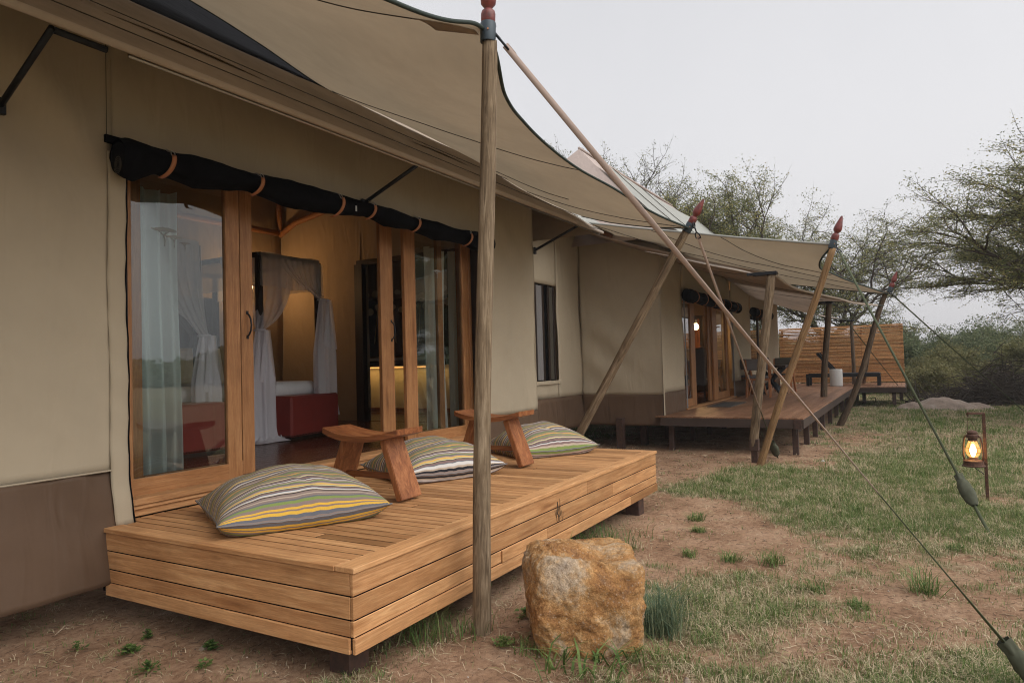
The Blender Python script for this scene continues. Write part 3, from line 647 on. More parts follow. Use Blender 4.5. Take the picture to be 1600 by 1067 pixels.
# keep beds clear of the ottomans
# ---- curtains
def curtain(x0, x1, y, lab, seed, z0=.80, z1=3.05):
    def fn(u, v_):
        x = x0 + (x1 - x0) * u + .015 * math.sin(v_ * 4 + seed)
        return (x, y + .045 * math.sin(u * 17 + seed + .6 * math.sin(v_ * 3)) + .018 * math.sin(u * 41 + seed * 2), z0 + (z1 - z0) * v_ + .01 * math.sin(u * 20))
    o = MB().grid(fn, 110, 30).build('curtain', 'curtain', None, smooth=True, origin=((x0 + x1) / 2, y, z0)); tag(o, lab, 'curtain')
    return o
curtain(3.14, 3.52, 5.15, 'pale blue-white curtain hanging inside the left glass door', 1)
curtain(6.80, 7.22, 5.12, 'pale blue-white curtain hanging inside the right-hand glass door by the canvas', 3)
curtain(7.30, 7.48, 5.08, 'narrow greyish curtain edge at the far right end of the door frame', 5)

# ------------------------------------------------------------------ near deck
DX0, DX1, DY0, DY1, DZ = 2.62, 7.375, 2.455, 4.66, .6
deck = empty('wooden_deck', (5.0, 3.55, 0), 'small pale teak deck with planked sides in front of the near tent', 'deck')
bw = .128
board('border_board', ((DX0 + DX1) / 2, DY0 + bw / 2 - .012, DZ - .014), DX1 - DX0 + .012, bw, .028, 'teak', deck)
board('border_board', (DX0 + bw / 2 - .012, (DY0 + bw + DY1) / 2 - .01, DZ - .014), DY1 - DY0 - bw, bw, .028, 'teak', deck, rot=(0, 0, PI / 2))
board('border_board', (DX1 - bw / 2 + .012, (DY0 + bw + DY1) / 2 - .01, DZ - .014), DY1 - DY0 - bw, bw, .028, 'teak', deck, rot=(0, 0, PI / 2))
x = DX0 + bw; k = 0
while x < DX1 - bw - .03:
    wd = .092
    if k % 5 == 3:
        c_ = 3.0 + (k * 7 % 10) * .13
        board('deck_board', (x + wd / 2, (DY0 + bw + c_) / 2 - .006, DZ - .016), c_ - DY0 - bw - .003, wd - .011, .024, 'teak', deck, rot=(0, 0, PI / 2))
        board('deck_board', (x + wd / 2, (4.73 + c_) / 2, DZ - .016), 4.73 - c_ - .003, wd - .011, .024, 'teak', deck, rot=(0, 0, PI / 2))
    else:
        board('deck_board', (x + wd / 2, (DY0 + bw + 4.73) / 2 - .006, DZ - .016), 4.73 - DY0 - bw - .004, wd - .011, .024, 'teak', deck, rot=(0, 0, PI / 2 if k % 2 else -PI / 2))
    x += wd; k += 1
rows = [(.5715 - .058, .115), (.5715 - .176, .115), (.5715 - .278, .083), (.5715 - .362, .083)]
for r_, (zc, h) in enumerate(rows):
    oy = .010 * (r_ == 3)
    cuts = [[DX0, 5.52, DX1], [DX0, 6.1, DX1], [DX0, 4.75, DX1], [DX0, 6.55, DX1]][r_]
    for a_, c_ in zip(cuts[:-1], cuts[1:]):
        board('fascia_board', ((a_ + c_) / 2, DY0 + .012 - oy, zc), c_ - a_ - .002, h - .004, .022, 'teak', deck, rot=(PI / 2, 0, 0))
    dl = .07 if r_ == 3 else 0
    board('fascia_board', (DX0 + .012 - oy, (DY0 + .024 + DY1 - dl) / 2, zc), DY1 - dl - DY0 - .026, h - .004, .022, 'teak', deck, rot=(PI / 2, 0, -PI / 2))
    board('fascia_board', (DX1 - .012 + oy, (DY0 + .024 + DY1) / 2, zc), DY1 - DY0 - .026, h - .004, .022, 'teak', deck, rot=(PI / 2, 0, PI / 2))
board('patch_board', (4.33, DY0 - .006, .5715 - .278), .55, .081, .012, 'teak', deck, rot=(PI / 2, 0, 0))
MB().box(((DX0 + DX1) / 2, 3.6, .52), (DX1 - DX0 - .1, 2.1, .12)).build('deck_joists', 'brownsteel', deck)
# dark joints a few millimetres below the boards
jf = MB().box(((DX0 + DX1) / 2, (DY0 + 4.72) / 2, DZ - .0125), (DX1 - DX0 - .05, 4.72 - DY0 - .05, .012))
jf.box(((DX0 + DX1) / 2, DY0 + .020, .375), (DX1 - DX0 - .04, .030, .37)); jf.box((DX0 + .020, (DY0 + DY1) / 2, .375), (.030, DY1 - DY0 - .04, .37)); jf.build('board_joint', 'blackc', deck)
for (x, y) in ((2.80, 2.66), (6.95, 2.56), (6.95, 4.4), (4.9, 4.2)):
    MB().box((x, y, .13), (.15, .15, .36), ch=.006).build('leg', 'brownsteel', deck)
# scuff marks like grass scratches on the fascia
b = MB()
for k in range(14):
    x = 4.90 + .12 * random.random(); z = .33 + .12 * random.random(); b.bar((x, DY0 - .0012, z), (x + .04 * (random.random() - .6), DY0 - .0012, z + .05 + .06 * random.random()), .0015, .003)
b.build('scratch', 'seam', deck)

# ------------------------------------------------------------------ stools
def stool(x, y, lab, rz=0.0):
    t = empty('wooden_stool', (x, y, .6), lab, 'stool', 'carved wooden stools', rz=rz)
    def put(b_, nm, m_, sm=False):
        o = b_.build(nm, m_, None, origin=(0, 0, 0), smooth=sm); o.parent = t; return o
    def seat(u, v_, top):
        yy = (v_ - .5) * .74; a_ = (u - .5) * 2; w_ = .185 * (1 - .16 * (abs(v_ - .5) * 2) ** 3)
        z = .458 + .058 * (abs(yy) / .37) ** 2.0
        if top: z += .022 - .018 * (1 - a_ * a_) * (1 - (abs(v_ - .5) * 2) ** 4)
        else: z -= .022
        return (a_ * w_, yy, z)
    b_ = MB(); nu, nv = 10, 24
    b_.grid(lambda u, v_: seat(u, v_, True), nu, nv); b_.grid(lambda u, v_: seat(1 - u, v_, False), nu, nv)
    for e in (0, 1): b_.grid(lambda u, v_: seat(e, u if e else 1 - u, v_ > .5), nv, 1)
    for e in (0, 1): b_.grid(lambda u, v_: seat(1 - u if e else u, e, v_ > .5), nu, 1)
    o = put(b_, 'seat', 'stool', True); smooth_angle(o, 30)
    for s in (-1, 1):
        a0 = Vector((0, s * .19, .45)); a1 = Vector((0, s * .355, .012)); d = (a1 - a0).normalized()
        wv = []
        for (p, hw) in ((a0, .112), (a1, .122)):
            n_ = Vector((0, d.z, -d.y)) * .026
            wv += [p + Vector((-hw, 0, 0)) - n_, p + Vector((hw, 0, 0)) - n_, p + Vector((hw, 0, 0)) + n_, p + Vector((-hw, 0, 0)) + n_]
        bm = bmesh.new(); vv = [bm.verts.new(q) for q in wv]
        for f in ((0, 1, 2, 3), (7, 6, 5, 4), (0, 4, 5, 1), (1, 5, 6, 2), (2, 6, 7, 3), (3, 7, 4, 0)): bm.faces.new([vv[i] for i in f])
        bmesh.ops.recalc_face_normals(bm, faces=bm.faces); bmesh.ops.bevel(bm, geom=bm.edges[:], offset=.005, segments=2, affect='EDGES')
        me_ = bpy.data.meshes.new('leg'); bm.to_mesh(me_); bm.free(); me_.materials.append(M['stoolz'])
        lo_ = bpy.data.objects.new('leg', me_); C.objects.link(lo_); lo_.parent = t
    put(MB().box((0, 0, .17), (.035, .60, .045), ch=.004), 'stretcher', 'stool')
    return t
stool(4.13, 3.64, 'carved reddish wood stool on slab legs, between the two nearest striped cushions')
stool(5.88, 3.60, 'carved reddish wood stool half hidden behind the nearest weathered post')

# ------------------------------------------------------------------ striped floor cushions
def cushion(c, rz, wx, wy, h, lab, seed):
    t = empty('floor_cushion', c, lab, 'cushion', 'striped floor cushions on the deck', rz=rz)
    nu = nv = 44; vs = []; fs = []; uv = []
    def top(u, v_, s):
        a_ = u * 2 - 1; b_ = v_ * 2 - 1
        px = a_ * (1 - .07 * (1 - b_ * b_) ** 1.0 * abs(a_) ** 3); py = b_ * (1 - .07 * (1 - a_ * a_) * abs(b_) ** 3)
        e = max(0, (1 - a_ ** 2)) ** .52 * max(0, (1 - b_ ** 2)) ** .52
        pk = .0035 * math.sin(a_ * 27 + seed * 3 + 2 * math.sin(a_ * 5)) * abs(b_) ** 6 * (1 - a_ * a_) + .0035 * math.sin(b_ * 31 + seed) * abs(a_) ** 6 * (1 - b_ * b_)
        wr = (.026 * fb(a_ * 1.6 + seed, b_ * 1.6, seed, 3) - .012 * math.exp(-((a_ * .5 + b_ + .55 + .1 * math.sin(a_ * 7)) / .07) ** 2)) * e ** .5
        mid = .050 * h / .28 + .03 * (abs(a_ * b_)) ** 1.5
        if s > 0: z = mid + (h - mid) * e + wr + pk
        else: z = mid - (mid - .0) * min(1, e * 3.2) + pk * .5
        return (px * wx / 2, py * wy / 2, z)
    b_ = MB(); b_.grid(lambda u, v_: top(u, v_, 1), nu, nv); b_.grid(lambda u, v_: top(1 - u, v_, -1), nu, nv)
    o = b_.build('cover', 'stripe', None, origin=(0, 0, 0), smooth=True); o.parent = t
    me_ = o.data; ul_ = me_.uv_layers.new(name='UVMap'); n = (nu + 1) * (nv + 1)
    for lp in me_.loops:
        i = lp.vertex_index % n; jj = i // (nu + 1); ul_.data[lp.index].uv = (0, jj / nv * (wy / 1.0) + .034 + (seed - 1) * .085)
    # piped seam
    pts = [top(u, 0, 1) for u in np.linspace(0, 1, 30)] + [top(1, u, 1) for u in np.linspace(0, 1, 30)][1:] + [top(u, 1, 1) for u in np.linspace(1, 0, 30)][1:] + [top(0, u, 1) for u in np.linspace(1, 0, 30)][1:]
    p_ = MB().tube(pts, .005, 6).build('piping', 'greyfab', None, origin=(0, 0, 0), smooth=True); p_.parent = t
    return t
cushion((3.38, 3.72, .6), R_(-29), 1.08, 1.0, .345, 'striped floor cushion nearest the camera, on the left front of the deck', 1)
cushion((5.20, 3.86, .6), R_(-26), 1.02, .95, .335, 'striped floor cushion in the middle, between the two stools', 2)
cushion((6.87, 3.62, .6), R_(-32), .98, .92, .33, 'striped floor cushion at the far right end of the deck', 3)

# ------------------------------------------------------------------ shade canopy over the near deck
A_ = Vector((3.56, 2.17, 3.63)); B_ = Vector((8.3, 2.26, 3.17))
O1 = curve([(-3, 2.4, 3.45), (.5, 2.5, 3.33), (2.86, 2.25, 3.50), A_, (4.28, 2.45, 3.522), (5.03, 2.70, 3.59), (5.86, 2.88, 3.63), (6.54, 2.89, 3.583), (7.12, 2.74, 3.48), (7.70, 2.50, 3.286), B_], 200)
I1 = curve([(-3, 6.6, 5.8), (.5, 6.4, 5.6), (3.2, 6.15, 5.42), (4.2, 5.88, 5.18), (4.85, 5.68, 4.96), (5.63, 5.47, 4.68), (6.64, 5.3, 4.58), (8.13, 5.2, 4.46), (8.44, 4.56, 3.99), (9.3, 4.36, 3.85), (9.55, 4.2, 3.78)], 200)
def surf(O, I, u, v_, sag=.05):
    i = u * (len(O) - 1); k = min(int(i), len(O) - 2); f = i - k
    a_ = O[k].lerp(O[k + 1], f); b_ = I[k].lerp(I[k + 1], f); p = a_.lerp(b_, v_)
    p.z -= sag * math.sin(PI * v_); p.z += .012 * fb(p.x * 1.2, p.y * .8, 4, 3) * math.sin(PI * min(1, max(0, v_))); return p
canopy = empty('shade_canopy', (5.5, 3.8, 4), 'large ochre shade canopy with scalloped dark edge stretched over the near deck', 'canopy')
MB().grid(lambda u, v_: surf(O1, I1, u, v_), 200, 36).build('sail', 'shade', canopy, smooth=True)
MB().tube(O1, .013, 8).build('edge_binding', 'edge', canopy, smooth=True)
MB().tube([I1[k] for k in range(0, 105)], .010, 6).build('edge_binding', 'edge', canopy, smooth=True)
MB().tube([surf(O1, I1, 1, k / 30, .05) for k in range(31)], .012, 6).build('edge_binding', 'edge', canopy, smooth=True)
def seam(u0, v0, u1, v1, O=O1, I=I1, par=canopy, r=.0042):
    MB().tube([surf(O, I, u0 + (u1 - u0) * t, v0 + (v1 - v0) * t) - Vector((0, 0, .006)) for t in np.linspace(0, 1, 50)], r, 5).build('seam', 'seam', par, smooth=True)
seam(.298, .03, .10, .62); seam(.50, .98, .70, .01); seam(.80, .97, .99, .03); seam(.72, .97, .82, .55)
MB().grid(lambda u, v_: surf(O1, I1, .302 - .022 * v_ + (u - .5) * .035 * (v_ + .25), .02 + .095 * v_) - Vector((0, 0, .008)), 8, 8).build('corner_patch', 'fly', canopy, smooth=True, thick=.003)
MB().tube([(5.60, 5.40, 4.66), (5.7, 5.44, 4.64), (5.85, 5.5, 4.70)], .012, 6).build('shackle', 'steel', canopy)

# ------------------------------------------------------------------ canopy posts
def post(base, top, r0, r1, m, lab, finial=True, bend=.03, collar=True, fscale=1.0, foot=False):
    base = Vector(base); top = Vector(top); t = empty('canopy_post', base, lab, 'post', 'timber posts that hold up the canopies')
    ax = (top - base).normalized(); ln = (top - base).length; L0 = ln - (.09 if collar else 0)
    s = ax.orthogonal().normalized(); q = ax.cross(s); n = 26; k = 34; sd_ = base.x * 3.1
    # the shaft: not quite round, not quite straight; its own frame so that the grain runs along it
    def fn(u, v_):
        a_ = u * 2 * PI; h = -.05 + (L0 + .05) * v_; r = (r0 + (r1 - r0) * v_) * (1 + .05 * fb(math.cos(a_) * 1.3 + sd_, math.sin(a_) * 1.3, h * 1.1, 3) + .02 * math.sin(a_ * 2 + h))
        if .28 < ((a_ + h * .35) % (2 * PI)) < .40: r *= .955
        bx = bend * math.sin(h / ln * PI) + .010 * fb(h, sd_, 0, 2); by = .6 * bend * math.sin(h / ln * PI * 1.6)
        if v_ > .999: r *= .93
        return (r * math.cos(a_) + bx, r * math.sin(a_) + by, h)
    b_ = MB().grid(fn, n, k); b_.f.append(tuple(range((n + 1) * k, (n + 1) * (k + 1))))
    o = b_.build('shaft', m, None, origin=(0, 0, 0), smooth=True); o.parent = t
    o.rotation_euler = ax.to_track_quat('Z', 'Y').to_euler()
    if collar:
        cl = MB().lathe([(r1 * 1.02, 0), (r1 * 1.04, .005), (r1 * 1.04, .115), (r1 * .98, .12)], base + ax * (ln - .10), ax, 24).build('collar', 'collar', t); smooth_angle(cl)
        MB().lathe([(.006, 0), (.006, .008)], base + ax * (ln - .04) + Vector((-.86, -.5, 0)) * r1 * 1.0, (-.86, -.5, 0), 10).build('rivet', 'leather', cl)
    if finial:
        f = fscale; prof = [(.040, 0), (.044, .01), (.045, .05), (.040, .07), (.024, .085), (.026, .092), (.045, .115), (.048, .14), (.043, .175), (.030, .225), (.018, .27), (.010, .295), (.001, .30)]
        fo = MB().lathe([(r * f, h * f) for r, h in prof], base + ax * (ln + .02), ax, 22).build('finial', 'finial', t); smooth_angle(fo, 40)
    return t, ax
def hook(p, d, lab=None, parent=None, s=1.0):
    p = Vector(p); d = Vector(d).normalized(); b_ = MB(); q = d.cross(Vector((0, 0, 1))).normalized(); w_ = d.cross(q)
    c1 = p + d * .03 * s; b_.tube([c1 + (d * math.cos(t) + w_ * math.sin(t)) * .028 * s for t in np.linspace(0, 2 * PI, 15)], .006 * s, 7, cap=False)
    b_.tube([p + d * .05 * s, p + d * .12 * s], .007 * s, 7)
    c2 = p + d * .15 * s; b_.tube([c2 + d * .04 * s * a_ + q * .024 * s * c_ for a_, c_ in ((-1, 0), (-.3, .8), (.8, 1), (1, 0), (.8, -1), (-.3, -.8), (-1, 0))], .006 * s, 7)
    return b_.build('hook', 'metal', parent, smooth=True)
p1, ax1 = post((3.505, 2.27, 0), (3.575, 2.155, 3.66), .056, .046, 'pole', 'thick weathered grey post standing right in front of the near deck', bend=.018)
pd, axd = post((8.40, 4.22, 0), (8.36, 2.25, 3.22), .062, .048, 'pole', 'pale weathered pole leaning outwards behind the far end of the near deck', bend=-.01, fscale=1.05)
p3, ax3 = post((10.60, 1.96, 0), (10.60, .86, 3.17), .055, .046, 'polegold', 'golden-brown leaning post with red finial, crossing the upright post before the far deck', bend=.03, fscale=1.15)
p2, ax2 = post((10.93, 2.10, .30), (10.80, 1.74, 2.80), .068, .062, 'pole', 'upright grey post with black top bracket at the near corner of the far deck', finial=False, collar=False, bend=.01)
p4, ax4 = post((17.12, 1.42, 0), (17.0, .30, 2.99), .075, .050, 'poledark', 'dark crooked leaning post with red finial beyond the far deck edge', bend=-.10, fscale=1.15)
p5, ax5 = post((17.87, 1.80, .6), (17.9, 1.62, 2.80), .075, .065, 'poledark', 'dark post standing on the far deck with a black top bracket', finial=False, collar=False, bend=.02)
p6, ax6 = post((25.3, 1.62, .6), (25.3, 1.62, 2.66), .062, .055, 'poledark', 'slim straight post before the slatted screen, holding the last canopy tip', finial=False, collar=False, bend=.01)
p7, ax7 = post((25.6, 1.36, .6), (22.4, .92, 2.35), .05, .045, 'pole', 'pale pole leaning behind the dark crooked post, on the far platform', finial=False, collar=False, bend=.02)
for (p_, a_, s) in ((p2, (10.80, 1.74, 2.80), 1), (p5, (17.9, 1.62, 2.80), 1.1), (p6, (25.3, 1.62, 2.66), 1.0)):
    br = MB().box(Vector(a_) + Vector((.0, .08, .02)) * s, (.14 * s, .34 * s, .05 * s), ch=.006); br.box(Vector(a_) + Vector((0, .26, .03)) * s, (.05 * s, .16 * s, .04 * s))
    br.build('top_bracket', 'metal', p_)
MB().box((10.93, 2.09, .27), (.13, .13, .18), ch=.006).box((10.93, 2.09, .08), (.09, .09, .20)).build('ground_bracket', 'brownsteel', p2)

# ------------------------------------------------------------------ guy straps with their canvas ratchet covers
def guy(a_, g, w0, lab, m='strap', bag=None, bagm='bag', wmin=.10, twist=PI * .5, flat0=0.0, cat='strap'):
    a_ = Vector(a_); g = Vector(g); d = g - a_; ln = d.length; ax = d.normalized()
    t = empty('guy_strap', g, lab, cat, 'guy straps that brace the canopies')
    view = ((a_ + g) / 2 - Vector((0, 0, 1.6))).normalized(); s = ax.cross(view).normalized(); q = ax.cross(s)
    def fn(u, v_):
        w2 = min(1, v_ / .75); th = flat0 + twist * (3 * w2 * w2 - 2 * w2 ** 3) - .45 * max(0, v_ - .85) / .15; p = a_ + d * v_; p.z -= .012 * ln / 4 * math.sin(PI * v_)
        sd_ = s * math.cos(th) + q * math.sin(th); return p + sd_ * (u - .5) * w0
    if m == 'strap' and bag:
        MB().grid(lambda u, v_: fn(u, v_ * .74), 2, 50).build('webbing', m, t, smooth=True, thick=.0035)
        MB().grid(lambda u, v_: fn(u, .735 + v_ * .265), 2, 30).build('webbing_tail', 'strapgreen', t, smooth=True, thick=.0038)
    else: MB().grid(fn, 2, 60).build('webbing', m, t, smooth=True, thick=.0035)
    hook(a_ - ax * .20, ax, parent=t, s=1.25)
    MB().grid(lambda u, v_: Vector(fn(u, v_ * .02)) + Vector((.003, -.004, 0)), 2, 2).build('stitched_end', m, t, thick=.006)
    if bag:
        (b0, b1, r) = bag; k = 22
        def bf(u, v_):
            a2 = u * 2 * PI; h = b0 + (b1 - b0) * v_; e = (math.sin(PI * min(1, .06 + .94 * v_))) ** .38 if v_ < .5 else (math.sin(PI * (.5 + .5 * (v_ - .5) / .5 * .88))) ** .45
            rr = r * e * (1 + .16 * fb(math.cos(a2) * 1.5 + g.x, math.sin(a2) * 1.5, v_ * 4, 3))
            return a_ + d * h + (s * math.cos(a2) * 1.15 + q * math.sin(a2) * .8) * rr
        bb = MB().grid(bf, 22, 26).build('ratchet_cover', bagm, t, smooth=True)
        p = a_ + d * (b0 + .006)
        MB().tube([p + (s * 1.1 * math.cos(t2) + q * .8 * math.sin(t2)) * r * .62 + ax * .03 for t2 in np.linspace(0, 2 * PI, 17)], .005, 5).build('cover_cord', 'strapgreen', bb, smooth=True)
        MB().grid(lambda u, v_: a_ + d * (b0 - .012 + .03 * v_) + (s * math.cos(u * 2 * PI) + q * .7 * math.sin(u * 2 * PI)) * r * (.62 + .12 * (1 - v_) + .1 * math.sin(u * 30)), 24, 3).build('cover_mouth', bagm, bb, smooth=True)
    return t
g1 = Vector((4.0, -.515, -.02)); a1 = Vector((3.61, 2.06, 3.53))
guy(a1, g1, .037, 'wide beige guy strap from the near post down to the lower right corner', bag=(.938, 1.0, .044), twist=PI * .47, flat0=.0)
guy((8.42, 2.18, 3.08), (11.55, 1.86, -.02), .032, 'beige guy strap from the pale leaning pole to the far deck corner', bag=(.915, .98, .055), twist=1.2)
guy((10.63, .80, 3.03), (7.22, -.55, -.02), .027, 'green guy strap from the golden-brown post to the ground beside the lantern', m='strapgreen', bag=(.862, .925, .050), twist=.6)
guy((17.0, .24, 2.80), (21.9, -2.5, -.02), .03, 'green guy strap slanting right from the dark crooked post towards the thorn brush', m='strapgreen', twist=.6)
guy((17.9, 1.50, 2.76), (25.5, .0, -.02), .02, 'thin dark guy cord passing in front of the right end of the slatted screen', m='strapgreen', twist=.6)

# ------------------------------------------------------------------ boulder
def boulder():
    n = 56; b_ = MB(); 
    bm = bmesh.new(); bmesh.ops.create_cube(bm, size=2); bmesh.ops.subdivide_edges(bm, edges=bm.edges[:], cuts=46, use_grid_fill=True)
    rz = Matrix.Rotation(R_(36), 3, 'Z')
    for v_ in bm.verts:
        p = v_.co.copy(); l8 = (abs(p.x) ** 7 + abs(p.y) ** 7 + abs(p.z) ** 7) ** (1 / 7); p = p / l8
        x, y, z = p
        # left side rounds off, right edge stays sharp; top tilts and carries a shallow dish
        sx = .31 + .02 * z - .035 * max(0, -z) ; q = Vector((x * .29, y * (.315 + .015 * z), z * .285))
        lft = max(0, q.y) ; q.y -= .12 * lft * (abs(z) ** 2.5)
        q.z -= .03 * max(0, -y) * max(0, z)
        tz = max(0, min(1, (z - .6) / .4)); q.z += tz * (-.05 * math.exp(-((x + .3) / .5) ** 2 - ((y + .1) / .55) ** 2) + .02 * fb(x * 1.5, y * 1.5, 3, 3))
        q.x += .05 * max(0, -x) * math.exp(-((z - .95) / .28) ** 2) * (1.2 - abs(y + .1))
        dirn = p.normalized()
        q += dirn * (.034 * fb(x * 1.1 + 4, y * 1.1, z * 1.1, 2) - .016 * max(0, .55 - abs(fb(x * 1.7, y * 1.7 + 9, z * 1.7, 3)) * 5) + .013 * fb(x * 5, y * 5, z * 5, 4) + .008 * fb(x * 16, y * 16, z * 16, 3))
        v_.co = rz @ q + Vector((3.70, 1.70, .240))
    bmesh.ops.recalc_face_normals(bm, faces=bm.faces)
    me_ = bpy.data.meshes.new('boulder'); org = Vector((3.70, 1.70, 0))
    for v_ in bm.verts: v_.co -= org
    bm.to_mesh(me_); bm.free(); me_.polygons.foreach_set('use_smooth', [True] * len(me_.polygons))
    m = mat('ochre_granite', (.4, .25, .1), .85, spec=.25); v = vec(m, (1, 1, 1), rnd=False)
    n1 = noi(m, v, 3.2, 8, .68, .6); n2 = noi(m, v, 17, 8, .75, .3); n3 = noi(m, v, 70, 5, .75)
    c1 = ramp(m, n1, [(.28, (.27, .17, .115)), (.42, (.46, .235, .09)), (.50, (.58, .345, .155)), (.57, (.60, .46, .32)), (.72, (.56, .49, .43))])
    c1 = mixc(m, .75, c1, ramp(m, n2, [(.28, (.38, .28, .2)), (.5, (1.0, .95, .9)), (.72, (1.5, 1.5, 1.45))]), 'MULTIPLY')
    vo = nd(m, 'ShaderNodeTexVoronoi'); vo.inputs['Scale'].default_value = 46; lk(m, v, vo.inputs['Vector'])
    c1 = mixc(m, ramp(m, vo.outputs['Distance'], [(.0, (.75, .75, .75)), (.28, (0, 0, 0))]), c1, (.62, .52, .40))
    c1 = mixc(m, .7, c1, ramp(m, n3, [(.28, (.45, .4, .36)), (.6, (1.2, 1.2, 1.2))]), 'MULTIPLY')
    lk(m, c1, P(m).inputs['Base Color'])
    h = nd(m, 'ShaderNodeMath', operation='ADD'); lk(m, n2, h.inputs[0]); lk(m, n3, h.inputs[1]); bump(m, h.outputs[0], 1.0, .022)
    me_.materials.append(m); o = bpy.data.objects.new('boulder', me_); C.objects.link(o); o.location = org
    tag(o, 'blocky ochre and rust coloured boulder on the ground beside the near post', 'boulder'); return o
boulder()

# ------------------------------------------------------------------ lantern on its stake
ls = empty('lantern_stake', (8.93, -.655, 0), 'brown square iron stake with a short arm, standing in the grass at right', 'stake')
MB().box((8.93, -.655, .45), (.03, .03, .96), ch=.003).build('upright', 'rust', ls)
arm_d = Vector((-.5, .87, 0)).normalized(); tip = Vector((8.93, -.655, .93)) + arm_d * .17
MB().bar((8.93, -.655, .925), tip, .024, .024, ch=.003).build('arm', 'rust', ls)
MB().tube([tip + Vector((0, 0, .01)), tip + arm_d * .012 + Vector((0, 0, -.005)), tip + Vector((0, 0, -.03)), tip - arm_d * .012 + Vector((0, 0, -.02))], .005, 6).build('arm_hook', 'rust', ls)
lc = Vector((8.93, -.655, .365)) + arm_d * .13
ln_ = empty('hurricane_lantern', lc, 'rusty hurricane lantern with glowing amber globe, hanging from the stake', 'lantern')
tk = MB().lathe([(.095, 0), (.108, .004), (.110, .012), (.096, .02), (.092, .055), (.098, .06), (.090, .066), (.05, .075), (.038, .10), (.03, .105)], lc, n=28).build('fuel_tank', 'rust', ln_); smooth_angle(tk)
gb = MB().lathe([(.036, .10), (.058, .125), (.069, .155), (.068, .185), (.055, .225), (.042, .26), (.039, .275)], lc, n=26); gb.f = gb.f[:-2]; gb.build('globe', 'lampglass', ln_, smooth=True)
cp = MB().lathe([(.040, .27), (.045, .275), (.042, .30), (.056, .305), (.058, .33), (.046, .345), (.05, .35), (.049, .365), (.03, .38), (.012, .385)], lc, n=24).build('chimney_cap', 'rust', ln_); smooth_angle(cp)
MB().lathe([(.008, .10), (.022, .13), (.030, .16), (.028, .19), (.014, .225), (.004, .24)], lc, n=14).build('bulb', 'bulb2', ln_, smooth=True)
sd2 = Vector((.87, .5, 0)).normalized()
for s in (-1, 1):
    e_ = (arm_d * .6 + sd2 * .8 * 1).normalized() * s
    MB().tube([lc + e_ * .085 + Vector((0, 0, .06)), lc + e_ * .094 + Vector((0, 0, .12)), lc + e_ * .088 + Vector((0, 0, .24)), lc + e_ * .075 + Vector((0, 0, .31)), lc + e_ * .045 + Vector((0, 0, .335))], .009, 8).build('frame_tube', 'rust', ln_, smooth=True)
for z_ in (.15, .20): MB().tube([lc + Vector((.071 * math.cos(t), .071 * math.sin(t), z_)) for t in np.linspace(0, 2 * PI, 21)], .002, 4).build('globe_wire', 'rust', ln_)
MB().tube([lc + arm_d * .05 + Vector((0, 0, .33)), lc + arm_d * .045 + Vector((0, 0, .42)), tip + Vector((0, 0, -.015)) * 1, lc - arm_d * .035 + Vector((0, 0, .42)), lc - arm_d * .05 + Vector((0, 0, .33))], .0025, 5).build('bail', 'rust', ln_)
MB().tube([lc + Vector((0, 0, .0)), lc + Vector((0, 0, -.03)) - arm_d * .03, lc + Vector((0, 0, -.07)) - arm_d * .09, Vector((8.91, -.63, .28))], .005, 6).build('cord', 'metal', ln_, smooth=True)
point('lantern_glow', lc + Vector((0, 0, .17)), 2.0, (1, .6, .25), .03, ln_)

# ------------------------------------------------------------------ recess between the tents, and the far tent
tent2 = empty('safari_tent', (17, 5, 0), 'second canvas tent farther along, with its own glass doors, window and long brown deck', 'tent')
YR, XC = 5.38, 12.0
wall_panel('canvas_wall', 'wall', tent2, 8.75, 9.95, .98, 3.98, YR, .02, 21, res=.08)
wall_panel('canvas_wall', 'wall', tent2, 9.95, 11.0, 2.93, 3.98, YR, .02, 21, res=.08)
wall_panel('canvas_wall', 'wall', tent2, 9.95, 11.0, .98, 1.28, YR, .02, 21, res=.08)
wall_panel('canvas_wall', 'wall', tent2, 11.0, XC, .98, 3.98, YR, .02, 21, res=.08)
wall_panel('canvas_skirt', 'skirt', tent2, 8.75, XC, .40, .98, YR - .005, .03, 25, out=.03, res=.08)
wn = MB().box((10.475, YR + .06, 2.1), (1.05, .05, 1.65)).build('window', 'blackc', tent2)
for xx in (10.02, 10.22, 10.5, 10.70, 10.92): MB().box((xx, YR + .02, 2.1), (.06, .03, 1.64), ch=.004).build('window_bar', 'darkwood', wn)
MB().grid(lambda u, v_: (10.24 + .24 * u, YR + .012 + .012 * math.sin(u * 16), 1.3 + 1.6 * v_), 20, 2).build('window_curtain', 'greyfab', wn, smooth=True)
MB().grid(lambda u, v_: (10.72 + .14 * u, YR + .012 + .01 * math.sin(u * 12), 1.3 + 1.6 * v_), 16, 2).build('window_curtain', 'seam', wn, smooth=True)
MB().box((10.47, YR - .02, 1.25), (1.2, .02, .06), ch=.004).build('window_sill_flap', 'wall', tent2)
